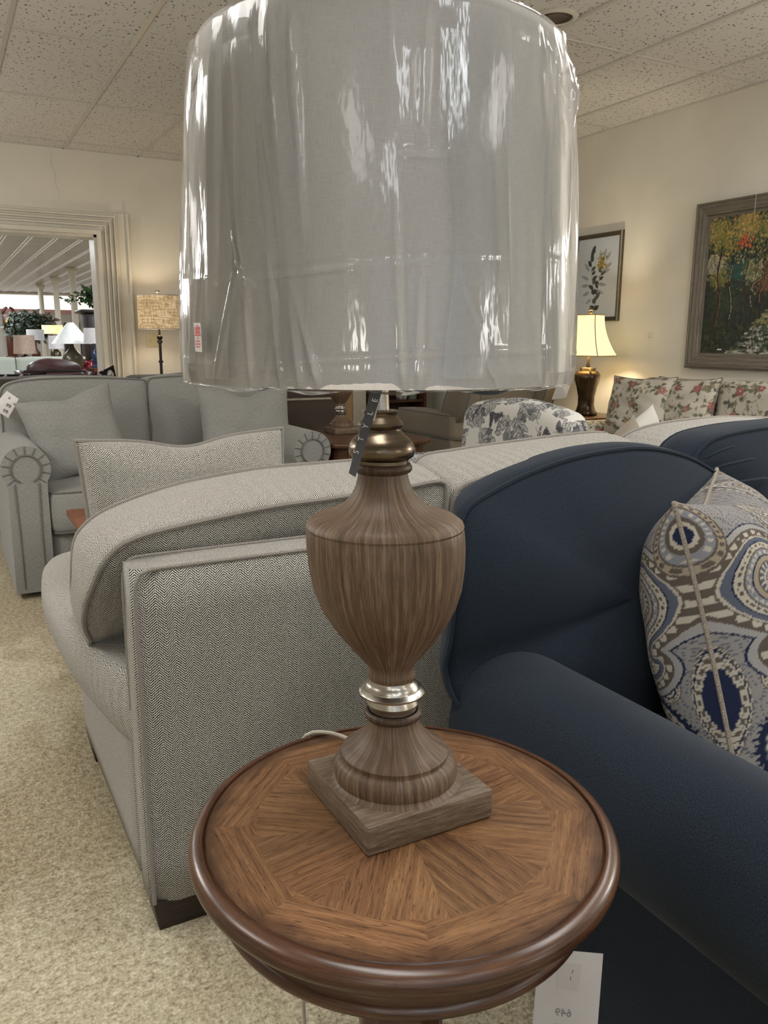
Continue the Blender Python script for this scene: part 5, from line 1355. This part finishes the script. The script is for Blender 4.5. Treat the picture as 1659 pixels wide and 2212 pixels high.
for k in range(40):
    x = NX0+.4+k*.42
    for d in (-.03, .03): t_.box(x+d-.007, x+d+.007, NY0, NY1, NC-.010, NC+.001)
struct(t_.ob('trim_4', emis('glowing_rib', (225, 222, 220), .25), smooth=False))  # ribs glow to stand in for bright streaks reflected along the ceiling
# high windows with a pink sill band
wn = MB(); wn.box(-3, 6.0, NY1-.03, NY1, 2.25, 2.78); struct(wn.ob('window_2', emis('bright_glass', (246, 242, 232), 1.0), smooth=False))
struct(MB().box(-3, 6.0, NY1-.06, NY1-.03, 2.10, 2.24).ob('trim_5', plain('pink_band', (232, 176, 172), .7), smooth=False))
# soffit beam before the far wall
col0 = None
for i, (x, y) in enumerate(((3.22, 29.9), (3.235, 26.1), (3.20, 22.5))):
    lab = ('leftmost and farthest white column', 'middle white column of the three', 'nearest and widest white column beside the ivy')[i]
    if col0 is None:
        col0 = empty('showroom_column', (x, y, 0), lab+' in the next showroom', 'column', 'white columns in the next showroom')
        MB().lathe([(.078, .0), (.078, 2.70), (.10, 2.76), (.11, 2.80)], (x, y, 0), 24).ob('shaft', M_ring, col0); MB().box(x-.13, x+.13, y-.13, y+.13, 2.80, 2.9, .01).ob('capital', M_ring, col0, angle=30)
    else: copy_tree(col0, (x, y, 0), label=lab+' in the next showroom')
M_clock = plain('clock_mahogany', (78, 36, 24), .35)
ck = empty('grandfather_clock', (1.62, 33.5, 0), 'mahogany longcase clock with scrolled top, left of the two', 'clock', 'longcase clocks in the next showroom')
x, y = 1.62, 33.5
MB().box(x-.2, x+.2, y, y+.3, 0, .5, .01).ob('plinth', M_clock, ck, angle=30); MB().box(x-.15, x+.15, y+.03, y+.28, .5, 1.5, .01).ob('waist', M_clock, ck, angle=30)
MB().box(x-.22, x+.22, y, y+.3, 1.5, 2.0, .01).ob('hood', M_clock, ck, angle=30)
b = MB()
for s in (-1, 1): b.tube([(x+s*.22, y+.1, 2.0), (x+s*.18, y+.1, 2.10), (x+s*.12, y+.1, 2.20), (x+s*.06, y+.1, 2.25), (x+s*.03, y+.1, 2.2)], [.05, .06, .055, .04, .02], n=8)
b.ob('pediment', M_clock, ck)
MB().lathe([(0, 0), (.15, 0), (.15, .02), (0, .02)], (0, 0, 0), 24)
V, F = lathe_geo([(0, 0), (.15, 0), (.15, .02), (0, .02)], (0, 0, 0), 28); V = [(x+v[0], y-.01-v[2], 1.75+v[1]) for v in V]
mk('dial', V, F, plain('brass_dial', (205, 180, 120), .4, var=.4, sc=12), ck)
copy_tree(ck, (2.47, 33.5, 0), label='mahogany longcase clock with scrolled top, right of the two, beside the tree')
# silk tree
def foliage(name, c, rad, n, mt, par, size=.12, seed=1, flat=.6):
    rs = random.Random(seed); V = []; F = []
    for k in range(n):
        while True:
            p = Vector((rs.uniform(-1, 1), rs.uniform(-1, 1), rs.uniform(-1, 1)))
            if p.length < 1: break
        p = Vector((c[0]+p.x*rad[0], c[1]+p.y*rad[1], c[2]+p.z*rad[2]))
        d = Vector((rs.gauss(0, 1), rs.gauss(0, 1), rs.gauss(0, .7)-.3)).normalized(); e = d.orthogonal().normalized(); s = size*rs.uniform(.6, 1.2)
        b = len(V); V += [p, p+d*s*.5+e*s*.28, p+d*s, p+d*s*.5-e*s*.28]; F.append((b, b+1, b+2, b+3))
    return mk(name, V, F, mt, par, smooth=False)
M_leafd = plain('dark_foliage', (52, 66, 50), .6, var=.3, sc=6); M_ivy = plain('ivy_foliage', (58, 84, 50), .5, var=.3, sc=9)
tr = empty('silk_tree', (2.25, 24, 0), 'bushy dark green silk tree beside the longcase clocks', 'plant')
MB().tube([(2.25, 24, .3), (2.28, 24, .8), (2.22, 24, 1.2)], .03, n=8).ob('trunk', M_clock, tr); MB().lathe([(0, 0), (.15, 0), (.2, .3), (.17, .3)], (2.25, 24, 0), 20).ob('pot', M_clock, tr)
foliage('foliage', (2.2, 24, 1.45), (.55, .5, .45), 900, M_leafd, tr, .16, 3)
foliage('foliage', (2.72, 24.2, 1.55), (.22, .4, .28), 200, plain('dry_foliage', (96, 84, 70), .7, var=.3), tr, .16, 5)
# armoire with ivy on top
hu = empty('dark_armoire', (2.75, 15.8, 0), 'tall black-brown armoire with ivy on top, right side of the doorway view', 'cabinet')
M_arm = plain('black_brown_lacquer', (38, 28, 26), .35)
MB().box(2.38, 3.3, 15.6, 16.2, 0, 1.60, .01).ob('cabinet_body', M_arm, hu, angle=30); MB().box(2.30, 3.36, 15.52, 16.24, 1.60, 1.66, .02).ob('cornice', M_arm, hu, angle=30)
for x0 in (2.42, 2.86): MB().box(x0, x0+.42, 15.57, 15.6, .15, 1.55, .01).ob('door', M_arm, hu, angle=30)
iv = empty('potted_ivy', (2.72, 15.75, 1.66), 'trailing green ivy in a pale pot on top of the dark armoire', 'plant')
MB().lathe([(0, 0), (.1, 0), (.13, .12), (.12, .13)], (2.68, 15.75, 1.66), 20).ob('pot', M_ring, iv)
foliage('foliage', (2.64, 15.75, 1.92), (.30, .25, .17), 260, M_ivy, iv, .14, 8); foliage('trailing_stem', (2.18, 15.75, 1.84), (.17, .1, .07), 26, M_ivy, iv, .09, 9)
da = empty('dark_wall_cabinet', (4.3, 30, 0), 'dark cabinet with a pale flower picture behind the columns', 'cabinet')
MB().box(3.9, 4.75, 30, 30.4, 0, 1.68, .01).ob('cabinet_body', M_arm, da, angle=30)

def drum_lamp(name, x, y, z0, zs0, zs1, rb, rt, mt, mb, lab, body=None):
    o = empty(name, (x, y, z0), lab, 'lamp')
    n = 36; MB().lathe([(rb, zs0), (rt, zs1), (rt-.004, zs1), (rb-.004, zs0), (rb, zs0)], (x, y, 0), n).ob('lamp_shade', mt, o, angle=50)
    body = body or [(0, z0), (.07, z0), (.07, z0+.02), (.03, z0+.05), (.07, z0+.14), (.06, z0+.22), (.015, z0+.28), (.01, zs0+.05)]
    MB().lathe(body, (x, y, 0), 24).ob('lamp_base', mb, o, angle=50); return o
M_wsh = plain('white_shade', (226, 226, 228), .8, var=.03); M_psh = plain('blush_shade', (190, 164, 146), .6, var=.05)
def stand(x, y, h, lab, mt=None, w=.26):
    o = empty('lamp_table', (x, y, 0), lab, 'side table')
    MB().box(x-w, x+w, y-w, y+w, h-.03, h, .005).ob('tabletop', mt or M_dkwood, o, angle=30)
    for sx in (-1, 1):
        for sy in (-1, 1): tleg('leg', x+sx*(w-.04)-.02, x+sx*(w-.04)+.02, y+sy*(w-.04)-.02, y+sy*(w-.04)+.02, h-.03, mt or M_dkwood, o, .004)
drum_lamp('blush_shade_lamp', 1.30, 15, .60, .90, 1.205, .18, .158, plain('blush_gloss_shade', (188, 164, 148), .25, var=.05), M_black, 'lamp with blush drum shade behind the pale sofa back', [(0, .60), (.1, .60), (.1, .84), (.07, .86), (.02, .88), (.01, .95)])
stand(1.30, 15, .60, 'small table under the blush shade lamp', w=.14)
kl = drum_lamp('cone_shade_lamp', 1.775, 13.0, .62, 1.08, 1.385, .285, .045, plain('pleated_white_shade', (222, 226, 222), .45, var=.05, sc=30), plain('olive_glaze', (84, 78, 56), .25), 'lamp with wide white cone shade and round olive base', [(0, .62), (.08, .62), (.14, .72), (.16, .82), (.13, .92), (.06, .99), (.03, 1.03), (.01, 1.15)])
stand(1.775, 13.0, .62, 'small table under the cone shade lamp', w=.13)
drum_lamp('glowing_drum_lamp', 1.99, 17, .7, 1.24, 1.40, .19, .19, emis('lit_yellow_shade', (255, 222, 160), 1.1), M_gold, 'lit lamp with warm yellow drum shade and ring finial')
stand(1.99, 17, .7, 'small table under the lit yellow lamp')
drum_lamp('white_drum_lamp', 1.60, 16.2, .7, 1.12, 1.31, .15, .15, M_wsh, M_dkwood, 'lamp with short white drum shade left of the lit yellow lamp'); stand(1.60, 16.2, .7, 'small table under the short white drum lamp')
drum_lamp('white_drum_lamp', 1.80, 15, .7, .98, 1.20, .125, .115, M_wsh, M_gold, 'lamp with narrow white shade just below the lit yellow lamp'); stand(1.80, 15, .7, 'small table under the narrow white shade lamp', w=.2)
drum_lamp('white_drum_lamp', 2.05, 12.6, .74, 1.085, 1.305, .165, .155, M_wsh, plain('blue_glass', (50, 66, 96), .15), 'lamp with white drum shade and blue base at the right jamb'); stand(2.05, 12.6, .74, 'small table under the white lamp with blue base', w=.12)

# sofas and chairs beyond
M_pale = heather('pale_upholstery', (196, 200, 190), (160, 164, 154), 60, 60)
ps = empty('pale_sofa', (.75, 13.0, 0), 'pale grey sofa with a square back cushion at the left edge of the doorway', 'sofa')
hcushion('back_cushion', .25, 1.06, 13.95, 14.18, .42, .86, .07, .01, .01, M_pale, ps); hcushion('back_cushion', 1.08, 1.90, 13.95, 14.18, .42, .86, .07, .01, .01, M_pale, ps); hcushion('seat_cushion', .25, 1.9, 13.25, 13.95, .25, .56, .07, .02, .01, M_pale, ps)
M_blea = plain('brown_leather', (58, 34, 34), .38, var=.15, sc=9, bumps=.1)
lch = empty('brown_leather_chair', (1.38, 12.2, 0), 'dark brown leather chair with a rounded back cushion', 'armchair')
hcushion('back', 1.00, 1.80, 12.0, 12.2, .0, .72, .06, .01, .01, M_blea, lch, M_black, .008)
lp_ = smooth_loop([(1.08, .68), (1.08, .76), (1.15, .83), (1.28, .86), (1.45, .865), (1.62, .84), (1.72, .79), (1.74, .70), (1.6, .64), (1.2, .64)], 60)
boxcushion('back_cushion', [(a, 12.35, b) for a, b in lp_], [(a, 12.08, b) for a, b in lp_], .04, .06, .02, M_blea, lch, wob=.005)
hcushion('arm', .94, 1.06, 12.0, 12.8, .1, .70, .05, .02, .01, M_blea, lch); hcushion('arm', 1.76, 1.88, 12.0, 12.8, .1, .70, .05, .02, .01, M_blea, lch); hcushion('seat_cushion', 1.06, 1.76, 12.3, 12.85, .2, .45, .05, .02, .01, M_blea, lch)
M_burg = plain('oxblood_leather', (108, 26, 34), .3, var=.12, sc=8)
bg = empty('burgundy_leather_sofa', (2.4, 12.9, 0), 'burgundy buttoned leather sofa at the right side of the doorway', 'sofa')
def tufted(u, v):
    x = 1.97+u*1.6; z = .25+v*(.68*(.72+.28*min(1, u*3.2))) ; k = abs(math.sin((u*9+v*3)*PI))*abs(math.sin((u*9-v*3)*PI))
    return (x, 13.9-.07*k**.5-.02*math.sin(v*PI), z)
V = [tufted(i/90, j/30) for j in range(31) for i in range(91)]
F = [(j*91+i, j*91+i+1, (j+1)*91+i+1, (j+1)*91+i) for j in range(30) for i in range(90)]
o = mk('back', V, F, M_burg, bg); mdf = o.modifiers.new('thickness', 'SOLIDIFY'); mdf.thickness = .12; mdf.offset = -1
hcushion('seat_cushion', 2.0, 3.5, 13.2, 13.82, .15, .45, .05, .02, .01, M_burg, bg)
mt_ = empty('marble_table', (1.75, 14.6, 0), 'white marble-topped table behind the brown leather chair', 'table')
MB().box(1.28, 2.15, 14.3, 14.75, .82, .86, .005).ob('tabletop', M_ring, mt_, angle=30); MB().box(1.34, 2.09, 14.36, 14.70, 0, .82).ob('cabinet_body', M_dkwood, mt_, smooth=False)

# unseen globe floor lamps, added to light this room from out of view
gfl = None
for x, y, e_ in ADDED_LAMPS:
    if gfl is None:
        gfl = empty('added_globe_lamp', (x, y, 0), 'unseen black globe floor lamp added for light', 'lamp', 'added globe floor lamps out of view')
        MB().lathe([(0, 0), (.14, 0), (.14, .02), (.02, .03)], (x, y, 0), 24).ob('base', M_black, gfl, angle=40)
        MB().lathe([(.01, .03), (.01, 1.42)], (x, y, 0), 12).ob('pole', M_black, gfl); MB().lathe([(.01, 1.42), (.05, 1.43), (.07, 1.45)], (x, y, 0), 24).ob('cup', M_black, gfl)
    else: copy_tree(gfl, (x, y, 0))
